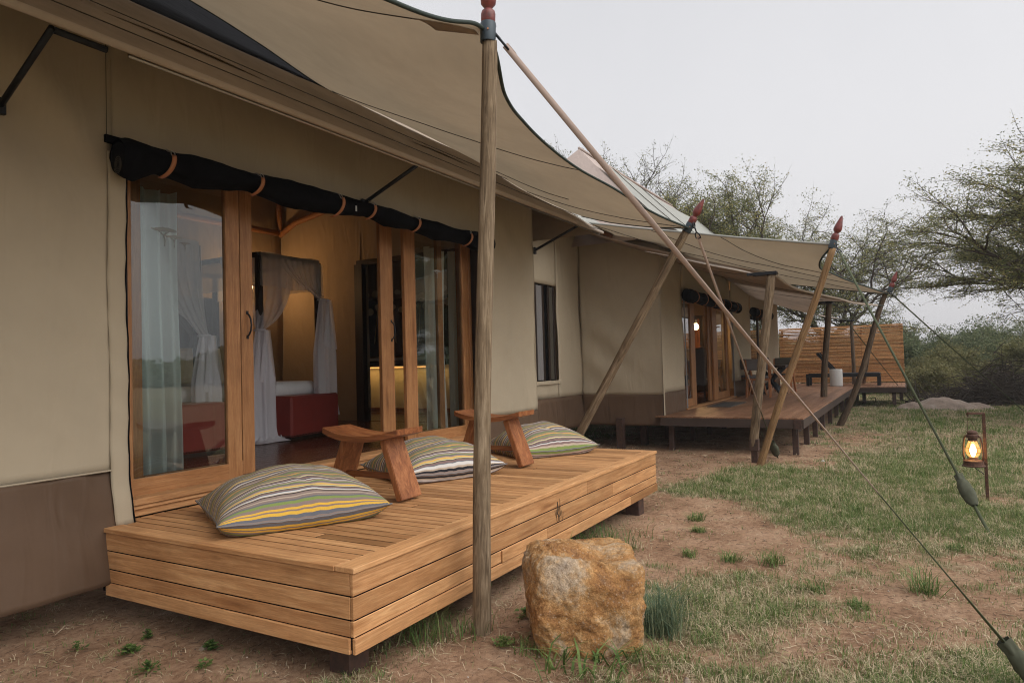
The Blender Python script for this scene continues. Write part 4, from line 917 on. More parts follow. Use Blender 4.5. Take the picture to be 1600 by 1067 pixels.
# cross wall that faces the camera, with its long diagonal folds
def cross(u, v_, z0, z1, sk=0):
    y = 3.80 + (YR - 3.80) * u; z = z0 + (z1 - z0) * v_
    f = .03 * math.sin((z * 1.5 - (y - 3.8) * 1.1) * 5.5) * math.exp(-((y - 4.9) / .5) ** 2) * math.exp(-((z - 1.8) / .8) ** 2)
    return (XC + f + .02 * fb(y * 1.4, z * .8, 31, 3) - (sk * (1 - v_) * .03), y, z)
MB().grid(lambda u, v_: cross(u, v_, .97, 3.95), 30, 50).build('canvas_wall', 'wall', tent2, smooth=True, thick=.004)
MB().grid(lambda u, v_: cross(u, v_, .43 - .02 * math.sin(u * PI), .97, 1), 30, 12).build('canvas_skirt', 'skirt', tent2, smooth=True, thick=.004)
MB().grid(lambda u, v_: (XC - .03 + .06 * u, 3.80 - .01 * math.sin(u * PI), .42 + 3.1 * v_), 2, 24).build('corner_seam', 'wall', tent2, smooth=True)
wall_panel('canvas_wall', 'wall', tent2, XC + .01, 13.42, 1.0, 3.6, 3.82, .02, 26, res=.1)
wall_panel('canvas_skirt', 'skirt', tent2, XC + .01, 13.42, .56, 1.0, 3.815, .02, 27, out=.02, res=.08)
wall_panel('canvas_wall', 'wall', tent2, 13.42, 17.6, 2.74, 3.6, 3.82, .02, 28, res=.15)
wall_panel('canvas_wall', 'wall', tent2, 17.6, 20.0, 1.0, 3.6, 3.82, .02, 29, res=.15)
wall_panel('canvas_skirt', 'skirt', tent2, 17.6, 24.7, .60, 1.0, 3.815, .02, 30, res=.15)
wall_panel('canvas_wall', 'wall', tent2, 20.0, 22.4, 2.78, 3.6, 3.82, .02, 32, res=.15)
wall_panel('canvas_wall', 'wall', tent2, 20.0, 22.4, 1.0, 1.22, 3.82, .02, 33, res=.15)
wall_panel('canvas_wall', 'wall', tent2, 22.4, 24.7, 1.0, 3.6, 3.82, .02, 34, res=.15)
MB().grid(lambda u, v_: (24.7, 3.82 + 4.4 * u, .6 + 3.0 * v_), 4, 4).build('canvas_wall', 'wall', tent2)
# doors
glazed(tent2, 13.45, 14.56, 3.93, .62, 2.80, .10, .32, .16)
glazed(tent2, 16.10, 17.62, 3.93, .62, 2.80, .38, .24, .16)
MB().box((16.05, 3.99, 1.7), (.30, .05, 2.15), ch=.003).build('door_edge', 'teakz', tent2)
board('door_sill', (15.55, 3.84, .615), 4.4, .14, .03, 'teak', tent2)
MB().grid(lambda u, v_: (13.42 + .06 * u, 3.80, .6 + 2.2 * v_), 1, 10).build('door_flap', 'greyfab', tent2, thick=.01)
MB().grid(lambda u, v_: (17.62 + .10 * u, 3.80, .6 + 2.2 * v_), 1, 10).build('door_flap', 'greyfab', tent2, thick=.01)
def roll2(x0, x1, zc, par):
    def fn(u, v_):
        x = x0 + (x1 - x0) * u; a_ = 2 * PI * v_; r = .125 * (1 + .06 * math.sin(u * (x1 - x0) * 6.0)) * (1 + .1 * fb(x * 3, math.cos(a_), math.sin(a_), 2)); return (x, 3.70 + .10 * math.cos(a_), zc + r * math.sin(a_))
    b_ = MB().grid(fn, int((x1 - x0) * 14), 14); r2 = b_.build('rolled_blind', 'blackc', par, smooth=True)
    for e in (0, 1): MB().poly([fn(e, k / 14) for k in range(14)]).build('roll_end', 'blackc', r2)
    k = 0; x = x0 + .5
    while x < x1 - .2:
        MB().tube([(x, 3.70 - .115 * math.cos(t), zc + .128 * math.sin(t)) for t in np.linspace(-PI / 2, PI / 2, 9)], .009, 5).build('blind_strap', 'leather', r2, smooth=True); x += .72
roll2(13.3, 17.95, 2.82, tent2); roll2(19.85, 22.6, 2.83, tent2)
w2 = MB().box((21.2, 3.90, 2.0), (2.4, .04, 1.6)).build('window', 'glass', tent2)
for xx, mm in ((20.05, 'orangewood'), (21.4, 'darkwood'), (22.3, 'teakz')): MB().box((xx, 3.88, 2.0), (.14, .05, 1.6), ch=.004).build('window_frame', mm, w2)
MB().box((21.2, 3.88, 1.24), (2.4, .05, .08), ch=.004).build('window_frame', 'teakx', w2)
# interior of the far tent
room2 = empty('tent_interior', (18, 6, .6), 'warm lit bathroom seen through the doors of the far tent', 'room'); room2['kind'] = 'structure'
MB().box((17.5, 6.0, .57), (10.5, 4.1, .06)).build('floor_base', 'floor', room2)
MB().box((17.5, 7.6, 2.2), (10.5, .05, 3.4)).build('inner_wall', 'inner', room2)
MB().box((12.4, 6.0, 2.2), (.05, 3.9, 3.4)).build('inner_wall', 'inner', room2)
MB().box((22.6, 6.0, 2.2), (.05, 3.9, 3.4)).build('inner_wall', 'inner', room2)
MB().box((17.5, 5.8, 3.75), (10.5, 3.9, .04)).build('ceiling_canvas', 'inner', room2)
MB().tube([(13, 4.25, 3.0), (22, 4.25, 3.0)], .05, 8).build('roof_pole', 'barewood', room2)
wd_ = empty('wardrobe', (20.6, 5.9, .6), 'tall dark wardrobe beside the lit bulb inside the far tent', 'wardrobe')
MB().box((20.9, 5.75, 2.1), (.8, 1.0, 1.5), ch=.02).build('cabinet', 'darkwood', wd_); MB().box((20.48, 5.75, 2.1), (.03, .8, 1.3), ch=.01).build('door', 'orangewood', wd_)
MB().box((20.8, 5.75, .98), (.9, 1.0, .72), ch=.01).build('base', 'darkwood', wd_)
wb = empty('washstand', (19, 5.3, .6), 'wash stand with a pale basin inside the far tent doors', 'washstand')
MB().box((19.2, 5.5, 1.28), (1.2, .6, .06), ch=.005).build('counter', 'orangewood', wb); MB().box((19.3, 5.55, .92), (.9, .5, .64), ch=.005).build('cupboard', 'orangewood', wb)
MB().lathe([(.10, 1.32), (.22, 1.36), (.26, 1.46), (.24, 1.46), (.18, 1.38)], (18.9, 5.35, 0), n=20).build('basin', 'ceram', wb, smooth=True)
ac = empty('dining_armchair', (17.5, 4.7, .6), 'grey upholstered seat back just inside the far tent doors', 'chair')
MB().box((17.45, 4.75, 1.38), (.10, .62, .95), ch=.03).build('backrest', 'greyfab', ac); MB().box((17.75, 4.75, 1.02), (.55, .6, .10), ch=.03).build('seat', 'greyfab', ac)
for sx in (17.5, 18.0):
    for sy in (4.5, 5.0): MB().bar((sx, sy, .6), (sx, sy, 1.0), .04, .04).build('leg', 'darkwood', ac)
wl2 = empty('bare_bulb_lamp', (19.0, 5.12, 2.42), 'glowing round bulb on a bracket inside the far tent doors', 'lamp')
MB().lathe([(.02, -.09), (.06, -.05), (.075, 0), (.05, .06), (.03, .09)], (19.0, 5.06, 2.46), n=14).build('bulb', 'bulb2', wl2, smooth=True)
MB().lathe([(.035, .08), (.035, .2)], (19.0, 5.06, 2.46), n=10).build('socket', 'metal', wl2)
MB().tube([(19.0, 5.06, 2.66), (19.2, 5.3, 2.8), (19.6, 5.6, 2.75)], .012, 6).build('bracket', 'metal', wl2)
point('bulb_glow', (18.9, 5.0, 2.45), 34, (1, .6, .26), .08, wl2)
wl3 = empty('wall_lamp', (21.5, 4.2, 2.5), 'lamp lighting the window reveal of the far tent', 'lamp')
MB().lathe([(.02, -.09), (.06, -.05), (.07, 0), (.05, .06), (.03, .09)], (20.9, 4.7, 2.6), n=12).build('bulb', 'bulb', wl3, smooth=True)
point('lamp_glow', (20.75, 4.5, 2.5), 16, (1, .55, .2), .06, wl3)
MB().box((20.2, 4.3, 2.0), (.04, .7, 1.5)).build('lamp_panel', 'inner', wl3)
# roofs of tent 2
RX0, RX1, RY, RZ = 13.6, 20.3, 6.0, 6.16
def rf(u, v_, s=1):
    # hipped: ridge from RX0 to RX1, eave rectangle around it
    x0 = RX0 + (11.7 - RX0) * (1 - v_); x1 = RX1 + (24.9 - RX1) * (1 - v_); y = RY - s * 2.45 * (1 - v_); z = 3.72 + (RZ - 3.72) * v_ - .06 * math.sin(PI * v_) - .05 * math.sin(PI * u) * v_
    return (x0 + (x1 - x0) * u, y, z)
MB().grid(lambda u, v_: rf(u, v_), 40, 20).build('roof_fly', 'roofpink', tent2, smooth=True, thick=.004)
MB().grid(lambda u, v_: rf(u, v_, -1), 30, 10).build('roof_fly', 'roofpink', tent2, smooth=True, thick=.004)
MB().add([(11.7, 3.55, 3.72), (11.7, 8.45, 3.72), (RX0, RY, RZ)], [(0, 1, 2)]).build('roof_hip', 'roofpink', tent2, thick=.004)
MB().add([(24.9, 3.55, 3.72), (24.9, 8.45, 3.72), (RX1, RY, RZ)], [(0, 1, 2)]).build('roof_hip', 'roofpink', tent2, thick=.004)
MB().tube([(RX0, RY, RZ + .02), (RX1, RY, RZ + .01)], .03, 8).build('ridge_seam', 'roofpink', tent2, smooth=True)
def gf_(u, v_):
    # grey over-sheet that hangs from just below the ridge, clear of the roof
    p = Vector(rf(u, .80 * v_ + .02 - .05 * math.sin(u * PI))); return (p.x - .15 * (1 - v_), p.y - .10, p.z + .10 + .03 * math.sin(u * 18) * (1 - v_))
MB().grid(gf_, 60, 16).build('over_sheet', 'roofgrey', tent2, smooth=True)
for u0 in (.10, .30): MB().tube([Vector(gf_(u0, k / 12)) + Vector((0, -.01, .01)) for k in range(13)], .008, 5).build('sheet_seam', 'seam', tent2, smooth=True)
# low roof over the recess
def rr(u, v_): x = 9.62 + 2.5 * u; y = 4.55 + 3.6 * v_; return (x, y, 3.90 + .70 * (y - 4.55) - .04 * math.sin(u * PI))
MB().grid(rr, 16, 16).build('recess_roof', 'roofgrey', tent2, smooth=True, thick=.004)
board('recess_rafter', (10.4, 4.62, 3.86), 3.3, .05, .09, 'barewood', tent2)
board('recess_rafter', (10.4, 5.30, 4.14), 3.3, .05, .09, 'barewood', tent2)
MB().grid(lambda u, v_: (8.8 + 3.2 * u, 4.7 + .75 * v_, 3.83 + .35 * v_), 10, 4).build('recess_ceiling', 'flybrown', tent2, smooth=True)
# fly over the far deck (brown underside) and the khaki canopy above it
fly2 = empty('verandah_fly', (17, 2.5, 3), 'brown verandah fly spread over the far deck on black-bracketed posts', 'canopy')
OF = curve([(10.82, 1.72, 2.82), (12.2, 1.66, 2.74), (13.4, 1.55, 2.73), (14.6, 1.15, 2.66), (15.4, .90, 2.60), (16.7, .45, 2.60), (17.9, 1.6, 2.84), (20.0, 2.2, 2.78), (22.5, 2.2, 2.72), (25.3, 1.66, 2.70)], 120)
IF = curve([(11.0, 5.3, 4.05), (12.4, 5.3, 4.02), (13.6, 5.3, 4.0), (14.8, 5.3, 4.0), (15.8, 5.3, 4.0), (16.9, 5.3, 3.98), (18.3, 5.3, 3.95), (20.4, 5.3, 3.9), (22.6, 5.0, 3.8), (25.0, 4.6, 3.6)], 120)
MB().grid(lambda u, v_: surf(OF, IF, u, v_, .06), 120, 16).build('sheet', 'flybrown', fly2, smooth=True)
MB().tube([p + Vector((0, 0, .0)) for p in OF[:62]], .020, 6).build('light_hem', 'hem', fly2, smooth=True)
MB().tube(OF[60:], .012, 6).build('dark_hem', 'edge', fly2, smooth=True)
for (u0, v0, u1, v1) in ((.05, .1, .3, .95), (.33, .02, .5, .95), (.66, .05, .75, .95)): seam(u0, v0, u1, v1, OF, IF, fly2, .008)
for k in range(5):
    MB().tube([(10.80, 1.86, 2.80), (10.85 + .02 * k, 2.6, 3.02 + .012 * k), (10.95, 3.3 + .1 * k, 3.25 + .03 * k)], .006, 4).build('lashing', 'hem', fly2)
can2 = empty('shade_canopy', (14, 2.5, 3.4), 'khaki shade canopy with pale top, stretched between the two leaning red-tipped posts', 'canopy')
O2 = curve([(10.63, .86, 3.13), (10.78, 1.04, 2.97), (11.4, 1.12, 2.90), (12.6, 1.07, 2.94), (14.2, .89, 2.93), (15.6, .63, 2.905), (16.95, .36, 2.86)], 90)
I2 = curve([(11.15, 5.4, 4.16), (11.7, 5.4, 4.14), (12.3, 5.4, 4.1), (13.4, 5.4, 4.08), (14.8, 5.3, 4.05), (16.3, 5.1, 4.0), (18, 4.6, 3.8)], 90)
MB().grid(lambda u, v_: surf(O2, I2, u, v_, .03), 90, 24).build('sail', 'shade', can2, smooth=True)
MB().tube(O2, .014, 6).build('edge_binding', 'edge', can2, smooth=True)
MB().tube([surf(O2, I2, 0, k / 30, .03) for k in range(31)], .016, 8).build('edge_binding', 'roofgrey', can2, smooth=True)
MB().tube([surf(O2, I2, 1, k / 30, .03) for k in range(31)], .016, 8).build('edge_binding', 'edge', can2, smooth=True)
for (u0, v0, u1, v1) in ((.0, .35, .55, .02), (.0, .6, .75, .02), (.02, .85, .95, .1)): seam(u0, v0, u1, v1, O2, I2, can2, .005)

# ------------------------------------------------------------------ far deck
deck2 = empty('wooden_deck', (17, 2.6, 0), 'long brown timber deck on steel legs in front of the far tent', 'deck')
EX0, EX1, EY0, EY1 = 11.82, 23.1, 1.50, 3.86; y = EY0; k = 0
while y < EY1 - .02:
    cuts = [EX0] + sorted(EX0 + 1.2 + ((k * .618 + j * .333) % 1) * 3.2 + j * 3.1 for j in range(3)) + [EX1]
    for a_, c_ in zip(cuts[:-1], cuts[1:]):
        if c_ - a_ > .1: board('deck_board', ((a_ + c_) / 2, y + .055, .588), c_ - a_ - .004, .104, .024, 'darkdeck', deck2, ch=.002)
    y += .11; k += 1
k = 0; y = .16
while y < 3.95:
    board('deck_board', (24.75, y + .055, .588), 3.28, .104, .024, 'darkdeck', deck2, ch=.002); y += .11; k += 1
board('deck_fascia', ((EX0 + EX1) / 2, EY0 + .012, .505), EX1 - EX0, .14, .03, 'fascia', deck2, rot=(PI / 2, 0, 0))
board('deck_fascia', (EX0 + .012, (EY0 + EY1) / 2, .505), EY1 - EY0 - .06, .14, .03, 'fascia', deck2, rot=(PI / 2, 0, PI / 2))
board('deck_fascia', (EX0 + .005, EY0 + .09, .50), .12, .15, .04, 'brownsteel', deck2, rot=(PI / 2, 0, PI / 2))
board('deck_fascia', (23.12, .82, .505), 1.36, .14, .03, 'fascia', deck2, rot=(PI / 2, 0, PI / 2))
board('deck_fascia', (24.75, .15, .505), 3.28, .14, .03, 'fascia', deck2, rot=(PI / 2, 0, 0))
MB().box(((EX0 + EX1) / 2, 2.68, .555), (EX1 - EX0 - .06, 2.3, .082)).build('deck_joists', 'blackc', deck2)
MB().box((24.76, 2.0, .555), (3.2, 3.6, .082)).build('deck_joists', 'blackc', deck2)
for x in (12.05, 13.4, 14.7, 16.0, 17.6, 19.2, 20.9, 22.6):
    for y in (1.66, 3.7): MB().box((x, y, .22), (.09, .09, .54), ch=.004).build('leg', 'brownsteel', deck2)
MB().bar((11.95, 1.66, .40), (12.9, 1.66, .42), .05, .16).build('brace', 'fascia', deck2)
for x, y in ((23.25, .45), (26.1, .30), (24.4, 1.3), (26.1, 1.6), (23.3, 1.7)): MB().box((x, y, .22), (.10, .10, .54), ch=.004).build('leg', 'brownsteel', deck2)
for (x, y) in ((12.6, 4.4), (13.8, 4.3), (11.9, 4.6), (9.2, 4.9), (10.6, 5.6), (8.6, 4.8), (1.5, 5.2)):
    MB().box((x, y, .25), (.12, .12, .60)).build('stilt', 'brownsteel', tent2 if x > 8 else tent)
# doormat
mt_ = MB().box((14.95, 3.38, .606), (1.5, .48, .012), ch=.003).build('doormat', 'mat', None, origin=(14.95, 3.38, .6)); tag(mt_, 'dark grey doormat in front of the far tent doors', 'doormat')

# slatted screen
scr = empty('slatted_screen', (26.35, 2.0, .6), 'tall screen of horizontal orange timber slats at the end of the far deck', 'screen')
zs = .63; k = 0
random.seed(3)
while zs < 2.52:
    h = (.030, .042, .036, .048)[k % 4]
    for (a_, c_) in ((.17, 1.42), (1.42, 2.68), (2.68, 4.05)):
        o = board('slat', (26.35 + .008 * ((k * 7) % 3 - 1), (a_ + c_) / 2, zs + h / 2), c_ - a_ - .006, .016, h - .004, 'slat', scr, rot=(0, random.uniform(-.003, .003), PI / 2), ch=.0015)
    gap = .004 + (.012 if zs > 2.2 and k % 2 else 0); zs += h + gap; k += 1
for y in (.22, 1.42, 2.68, 3.95): MB().box((26.40, y, 1.45), (.05, .07, 2.1)).build('screen_post', 'fascia', scr)
# sun lounger
lg = empty('sun_lounger', (24.4, 1.85, .6), 'black metal sun lounger with raised back, in front of the slatted screen', 'lounger')
fr_ = MB(); fr_.bar((24.1, .82, .93), (24.1, 2.93, .93), .06, .11); fr_.bar((24.75, .82, .93), (24.75, 2.93, .93), .06, .11); fr_.bar((24.1, .84, .93), (24.75, .84, .93), .05, .09); fr_.bar((24.1, 2.91, .90), (24.75, 2.91, .90), .05, .09)
fr_.build('frame', 'metal', lg)
for (x, y) in ((24.1, .86), (24.75, .86), (24.1, 2.88), (24.75, 2.88)): MB().bar((x, y, .6), (x, y, .9), .09, .09, ch=.004).build('leg', 'metal', lg)
MB().box((24.42, 1.42, .985), (.60, 1.15, .03), ch=.006).build('seat_sling', 'loungefab', lg)
bk_ = MB(); bk_.bar((24.14, 2.02, .96), (24.14, 2.58, 1.64), .07, .09); bk_.bar((24.70, 2.02, .96), (24.70, 2.58, 1.64), .07, .09); bk_.bar((24.14, 2.58, 1.62), (24.70, 2.58, 1.62), .05, .05); bk_.build('backrest_frame', 'metal', lg)
MB().add([(24.17, 2.05, .98), (24.67, 2.05, .98), (24.67, 2.56, 1.60), (24.17, 2.56, 1.60)], [(0, 1, 2, 3)]).build('backrest_sling', 'loungefab', lg, thick=.02)
MB().bar((24.4, 2.5, .93), (24.4, 2.28, 1.28), .03, .03).build('strut', 'metal', lg)
dr = MB().lathe([(.17, 0), (.185, .02), (.185, .50), (.175, .53), (.0, .535)], (23.75, 2.02, .6), n=32).build('drum_stool', 'ceram', None, origin=(23.75, 2.02, .6)); smooth_angle(dr); tag(dr, 'pale grey cylindrical drum stool beside the black sun lounger', 'stool')

# table and armchairs on the far deck
tb = empty('dining_table', (19.0, 3.15, .6), 'dark topped table with crossed black legs on the far deck', 'table')
MB().box((19.0, 3.15, 1.33), (1.3, .9, .05), ch=.006).build('table_top', 'darkwood', tb)
for s in (-1, 1):
    MB().bar((19.0 - .35, 3.15 - .3 * s, .6), (19.0 + .35, 3.15 + .3 * s, 1.31), .07, .07).build('leg', 'metal', tb)
    MB().bar((19.0 + .35, 3.15 - .3 * s, .6), (19.0 - .35, 3.15 + .3 * s, 1.31), .07, .07).build('leg', 'metal', tb)
def armchair(x, y, rz, lab, back='greyfab'):
    t = empty('armchair', (x, y, .6), lab, 'chair', 'slatted wooden armchairs at the dining table', rz=rz)
    def put(b_, nm, m_): o = b_.build(nm, m_, None, origin=(0, 0, 0)); o.parent = t; return o
    for s in (-1, 1):
        put(MB().bar((.26, .27 * s, 0), (.16, .25 * s, .44), .045, .045, ch=.004), 'leg', 'orangewood')
        put(MB().bar((-.30, .27 * s, 0), (-.15, .25 * s, .44), .045, .045, ch=.004), 'leg', 'orangewood')
        put(MB().bar((-.16, .26 * s, .44), (-.30, .26 * s, .92), .045, .045, ch=.004), 'back_upright', 'orangewood')
        put(MB().bar((-.26, .28 * s, .66), (.28, .28 * s, .66), .05, .035, ch=.004), 'armrest', 'orangewood')
        put(MB().bar((.14, .28 * s, .44), (.22, .28 * s, .65), .04, .04, ch=.004), 'arm_support', 'orangewood')
    put(MB().box((0, 0, .44), (.48, .52, .05), ch=.006), 'seat_frame', 'orangewood')
    put(MB().box((0, 0, .49), (.46, .50, .05), ch=.015), 'seat_pad', back)
    put(MB().box((-.26, 0, .80), (.06, .50, .28), (0, -.28, 0), ch=.015), 'backrest', back)
    return t
armchair(17.75, 3.25, R_(8), 'wooden armchair with grey back pad, nearest the far tent doors')
armchair(18.75, 3.62, R_(-40), 'wooden armchair with grey back, against the canvas behind the table')
armchair(20.15, 3.05, R_(176), 'wooden armchair facing back along the deck, on the far side of the table', 'seam')
bo = MB().lathe([(.05, 0), (.05, .12), (.02, .17), (.02, .21)], (18.9, 3.2, 1.355), n=12).build('bottle', 'blackc', None, origin=(18.9, 3.2, 1.355), smooth=True); tag(bo, 'small dark bottle on the dining table of the far deck', 'bottle')

# ------------------------------------------------------------------ vegetation helpers
def fast_mesh(name, V, nper, m, parent=None, tone=None, origin=(0, 0, 0), tris=None):
    """V: (N, nper, 3) array, faces = list of index tuples inside each item"""
    N_ = V.shape[0]; o_ = np.array(origin); me_ = bpy.data.meshes.new(name); me_.vertices.add(N_ * nper)
    me_.vertices.foreach_set('co', (V - o_).astype(np.float32).ravel())
    F = np.array(tris); base = (np.arange(N_) * nper)[:, None, None]; idx = (F[None] + base).reshape(-1, F.shape[1])
    me_.loops.add(idx.size); me_.loops.foreach_set('vertex_index', idx.ravel().astype(np.int32)); me_.polygons.add(len(idx))
    me_.polygons.foreach_set('loop_start', np.arange(len(idx), dtype=np.int32) * F.shape[1])
    if tone is not None:
        a_ = me_.attributes.new('tone', 'FLOAT', 'POINT'); a_.data.foreach_set('value', np.repeat(tone, nper).astype(np.float32))
    me_.materials.append(M[m]); me_.update(calc_edges=True)
    ob = bpy.data.objects.new(name, me_); C.objects.link(ob)
    if parent: ob.parent = parent; ob.location = Vector(origin) - wl(parent)
    else: ob.location = origin
    return ob
def leafmat(name, stops, trans=.35):
    m = mat(name, (.1, .12, .05), .6, spec=.25); a_ = nd(m, 'ShaderNodeAttribute', attribute_name='tone'); c_ = ramp(m, a_.outputs['Fac'], stops); lk(m, c_, P(m).inputs['Base Color'])
    t = nd(m, 'ShaderNodeBsdfTranslucent'); lk(m, c_, t.inputs[0]); x = nd(m, 'ShaderNodeMixShader'); x.inputs[0].default_value = trans
    lk(m, P(m).outputs[0], x.inputs[1]); lk(m, t.outputs[0], x.inputs[2]); lk(m, x.outputs[0], m.node_tree.nodes['Material Output'].inputs[0]); M[name] = m
leafmat('leaf', [(0, (.065, .08, .034)), (.4, (.145, .17, .065)), (.75, (.25, .255, .10)), (1, (.38, .33, .13))])
leafmat('leaf_dark', [(0, (.07, .095, .052)), (.5, (.145, .18, .09)), (1, (.25, .265, .14))])
leafmat('leaf_olive', [(0, (.09, .10, .042)), (.5, (.18, .18, .075)), (1, (.30, .26, .12))])
leafmat('blade', [(0, (.06, .115, .028)), (.35, (.15, .22, .062)), (.55, (.28, .30, .115)), (.7, (.46, .38, .23)), (1, (.66, .54, .38))], .25)
leafmat('blade_blue', [(0, (.05, .09, .055)), (.6, (.11, .17, .10)), (1, (.25, .27, .15))], .25)
M['bark'] = wood('grey_bark', (.05, .04, .033), (.10, .082, .068), (.17, .14, .12), 'z', .9, .1, 2.0, spec=.1)
M['twig'] = mat('twig', (.065, .052, .042), .9, spec=.1)
M['flakebark'] = wood('flaking_bark', (.10, .075, .06), (.22, .165, .13), (.42, .37, .33), 'z', .9, .1, 1.2, spec=.1)

def leaves(name, pts, m, parent, size=(.05, .02), jit=.07, n=6, flat=.4, seed=1, tone_c=.5, tone_v=.25):
    """pts (K,3): n small leaf faces round each twig point"""
    r = np.random.default_rng(seed); P_ = np.repeat(pts, n, 0) + r.normal(0, jit, (len(pts) * n, 3)) * np.array([1, 1, flat + .2])
    K = len(P_); d = r.normal(0, 1, (K, 3)) * np.array([1, 1, .6]); d /= np.linalg.norm(d, axis=1, keepdims=True)
    u = r.normal(0, 1, (K, 3)); s = np.cross(d, u); s /= np.linalg.norm(s, axis=1, keepdims=True)
    L_ = size[0] * r.uniform(.6, 1.3, (K, 1)); W_ = size[1] * r.uniform(.6, 1.3, (K, 1))
    V = np.stack([P_ - d * L_ / 2, P_ + s * W_ / 2, P_ + d * L_ / 2, P_ - s * W_ / 2], 1)
    cl = np.repeat(r.normal(tone_c, tone_v, len(pts)), n) + r.normal(0, .1, K)
    return fast_mesh(name, V, 4, m, parent, np.clip(cl, 0, 1), origin=tuple(wl(parent)), tris=[(0, 1, 2, 3)])
def grow(base, dirs, length, radius, levels, kids, spread, flat, rnd, bare=0, wob=.18, ratio=.62, up=.08):
    """a branching skeleton; returns tubes [(pts, radii)] and the twig points that carry leaves"""
    tubes = []; tw = []
    def rec(p, d, l, r, lv):
        n = 5 if lv > 1 else 3; pts = [p.copy()]; dd = d.copy()
        for i in range(n):
            dd = (dd + Vector((rnd.gauss(0, wob), rnd.gauss(0, wob), rnd.gauss(0, wob * .7) + up * (1 if lv > 2 else .3)))).normalized(); pts.append(pts[-1] + dd * l / n)
        r1 = r * (.45 if lv > 0 else .3); rr = [r + (r1 - r) * i / n for i in range(n + 1)]; tubes.append((pts, rr, lv))
        if lv <= 1:
            for i in range(1, n + 1): tw.append(pts[i]); tw.append(pts[i].lerp(pts[i - 1], .5))
        if lv == 0: return
        nk = kids[lv]
        for j in range(nk):
            t = .25 + .75 * (j + rnd.random() * .8) / nk; i = min(int(t * n), n - 1); q = pts[i].lerp(pts[i + 1], t * n - i) if t < 1 else pts[-1]
            az = rnd.random() * 2 * PI; side_ = Vector((math.cos(az), math.sin(az), rnd.gauss(.1, .5) * (1 - flat))); nd_ = (dd * (1 - spread) + side_ * spread).normalized()
            nd_.z *= (1 - flat * .6); nd_.normalize(); rec(q, nd_, l * ratio * rnd.uniform(.75, 1.2), max(.004, r * .52), lv - 1)
        rec(pts[-1], dd, l * ratio, r1, lv - 1)
    for d in dirs: rec(Vector(base), Vector(d).normalized(), length, radius, levels)
    return tubes, tw
def tree(name, base, dirs, length, radius, levels, kids, lab, group=None, cat='tree', spread=.55, flat=.5, seed=1, leafm='leaf', lsize=(.06, .025), ln=6, jit=.08, tone=.5, trunk=None, barkm='bark', ratio=.62, up=.08, wob=.18, keep=1.0):
    rnd = random.Random(seed); t = empty(name, base, lab, cat, group); b0 = Vector(base)
    if trunk:
        tp = [b0 + Vector(q) for q in trunk[0]]; tr_ = MB().tube(curve(tp, 18), [float(np.interp(i / 18, [0, 1], trunk[1])) * (1 + .08 * math.sin(i * 2.1)) for i in range(19)], 16); tr_.build('trunk', trunk[2] if len(trunk) > 2 else barkm, t, smooth=True); b0 = tp[-1]
    tb_, tw = grow(b0, dirs, length, radius, levels, kids, spread, flat, rnd, ratio=ratio, up=up, wob=wob)
    big = MB(); sm = MB()
    for pts, rr, lv in tb_:
        if lv >= 2: big.tube(pts, rr, 6, cap=False)
        else: sm.tube(pts, rr, 3, cap=False)
    big.build('branches', barkm, t, smooth=True); tg = sm.build('twigs', 'twig', t); tg['kind'] = 'stuff'
    pts = np.array([tuple(p) for p in tw]); rr2 = np.random.default_rng(seed); pts = pts[rr2.random(len(pts)) < keep]
    cr_ = leaves('crown', pts, leafm, t, lsize, jit, ln, seed=seed, tone_c=tone); cr_['kind'] = 'stuff'
    return t
TG = 'acacia trees behind the tents'
tree('acacia_tree', (22.5, 4.7, 0), [(.3, -.3, 1), (-.7, .2, .9), (.2, .9, .9), (.8, .1, .7), (-.2, -.8, .8)], 2.0, .07, 4, [0, 4, 4, 4, 4], 'tree rising behind the far tent roof, its pale flaking trunk standing on the far deck', TG, seed=11, trunk=([(0, 0, 0), (.1, 0, 1.6), (-.1, .1, 2.6), (0, .2, 3.4)], (.17, .12), 'flakebark'), ln=4, lsize=(.075, .032), jit=.09, spread=.55, flat=.25, up=.12, tone=.62, keep=.32)
tree('acacia_tree', (33.5, 3.6, 0), [(.2, -.8, .8), (-.5, .6, 1), (.4, .8, .9), (-.5, -.6, .7), (.1, 0, 1.1), (.6, -.9, .5)], 3.2, .10, 4, [0, 4, 4, 5, 4], 'wide acacia with dark crooked branches behind the slatted screen', TG, seed=23, trunk=([(0, 0, 0), (.2, -.2, 1.2), (0, -.5, 2.2)], (.22, .15)), ln=4, lsize=(.10, .04), jit=.13, spread=.6, flat=.4, tone=.6, keep=.27)
tree('acacia_tree', (31, 11.5, 0), [(0, -.8, 1), (-.6, .2, 1), (.5, .4, 1), (-.3, -.3, 1.2)], 4.2, .14, 4, [0, 4, 5, 4, 4], 'thin leaved acacia farthest left, showing over the ridge of the far tent', TG, seed=31, trunk=([(0, 0, 0), (0, .1, 1.5), (0, 0, 3)], (.2, .15)), ln=3, lsize=(.09, .04), jit=.11, spread=.5, flat=.2, up=.14, tone=.5, keep=.28)
tree('acacia_tree', (21.3, -5.7, 0), [(-.35, .85, .55), (-.5, .6, .9), (-.2, .9, .25), (.2, .3, 1.2), (-.7, .2, .8), (.3, -.7, .9), (-.6, .75, .05)], 3.1, .11, 4, [0, 5, 5, 5, 5], 'large leafy acacia at the right edge, spreading its boughs over the clearing', 'acacia trees right of the clearing', seed=5, trunk=([(0, 0, 0), (-.1, .1, 1.2), (-.2, .25, 2.3)], (.26, .19)), ln=6, lsize=(.060, .024), jit=.085, spread=.55, flat=.55, tone=.62, ratio=.62, up=.04, keep=.56)
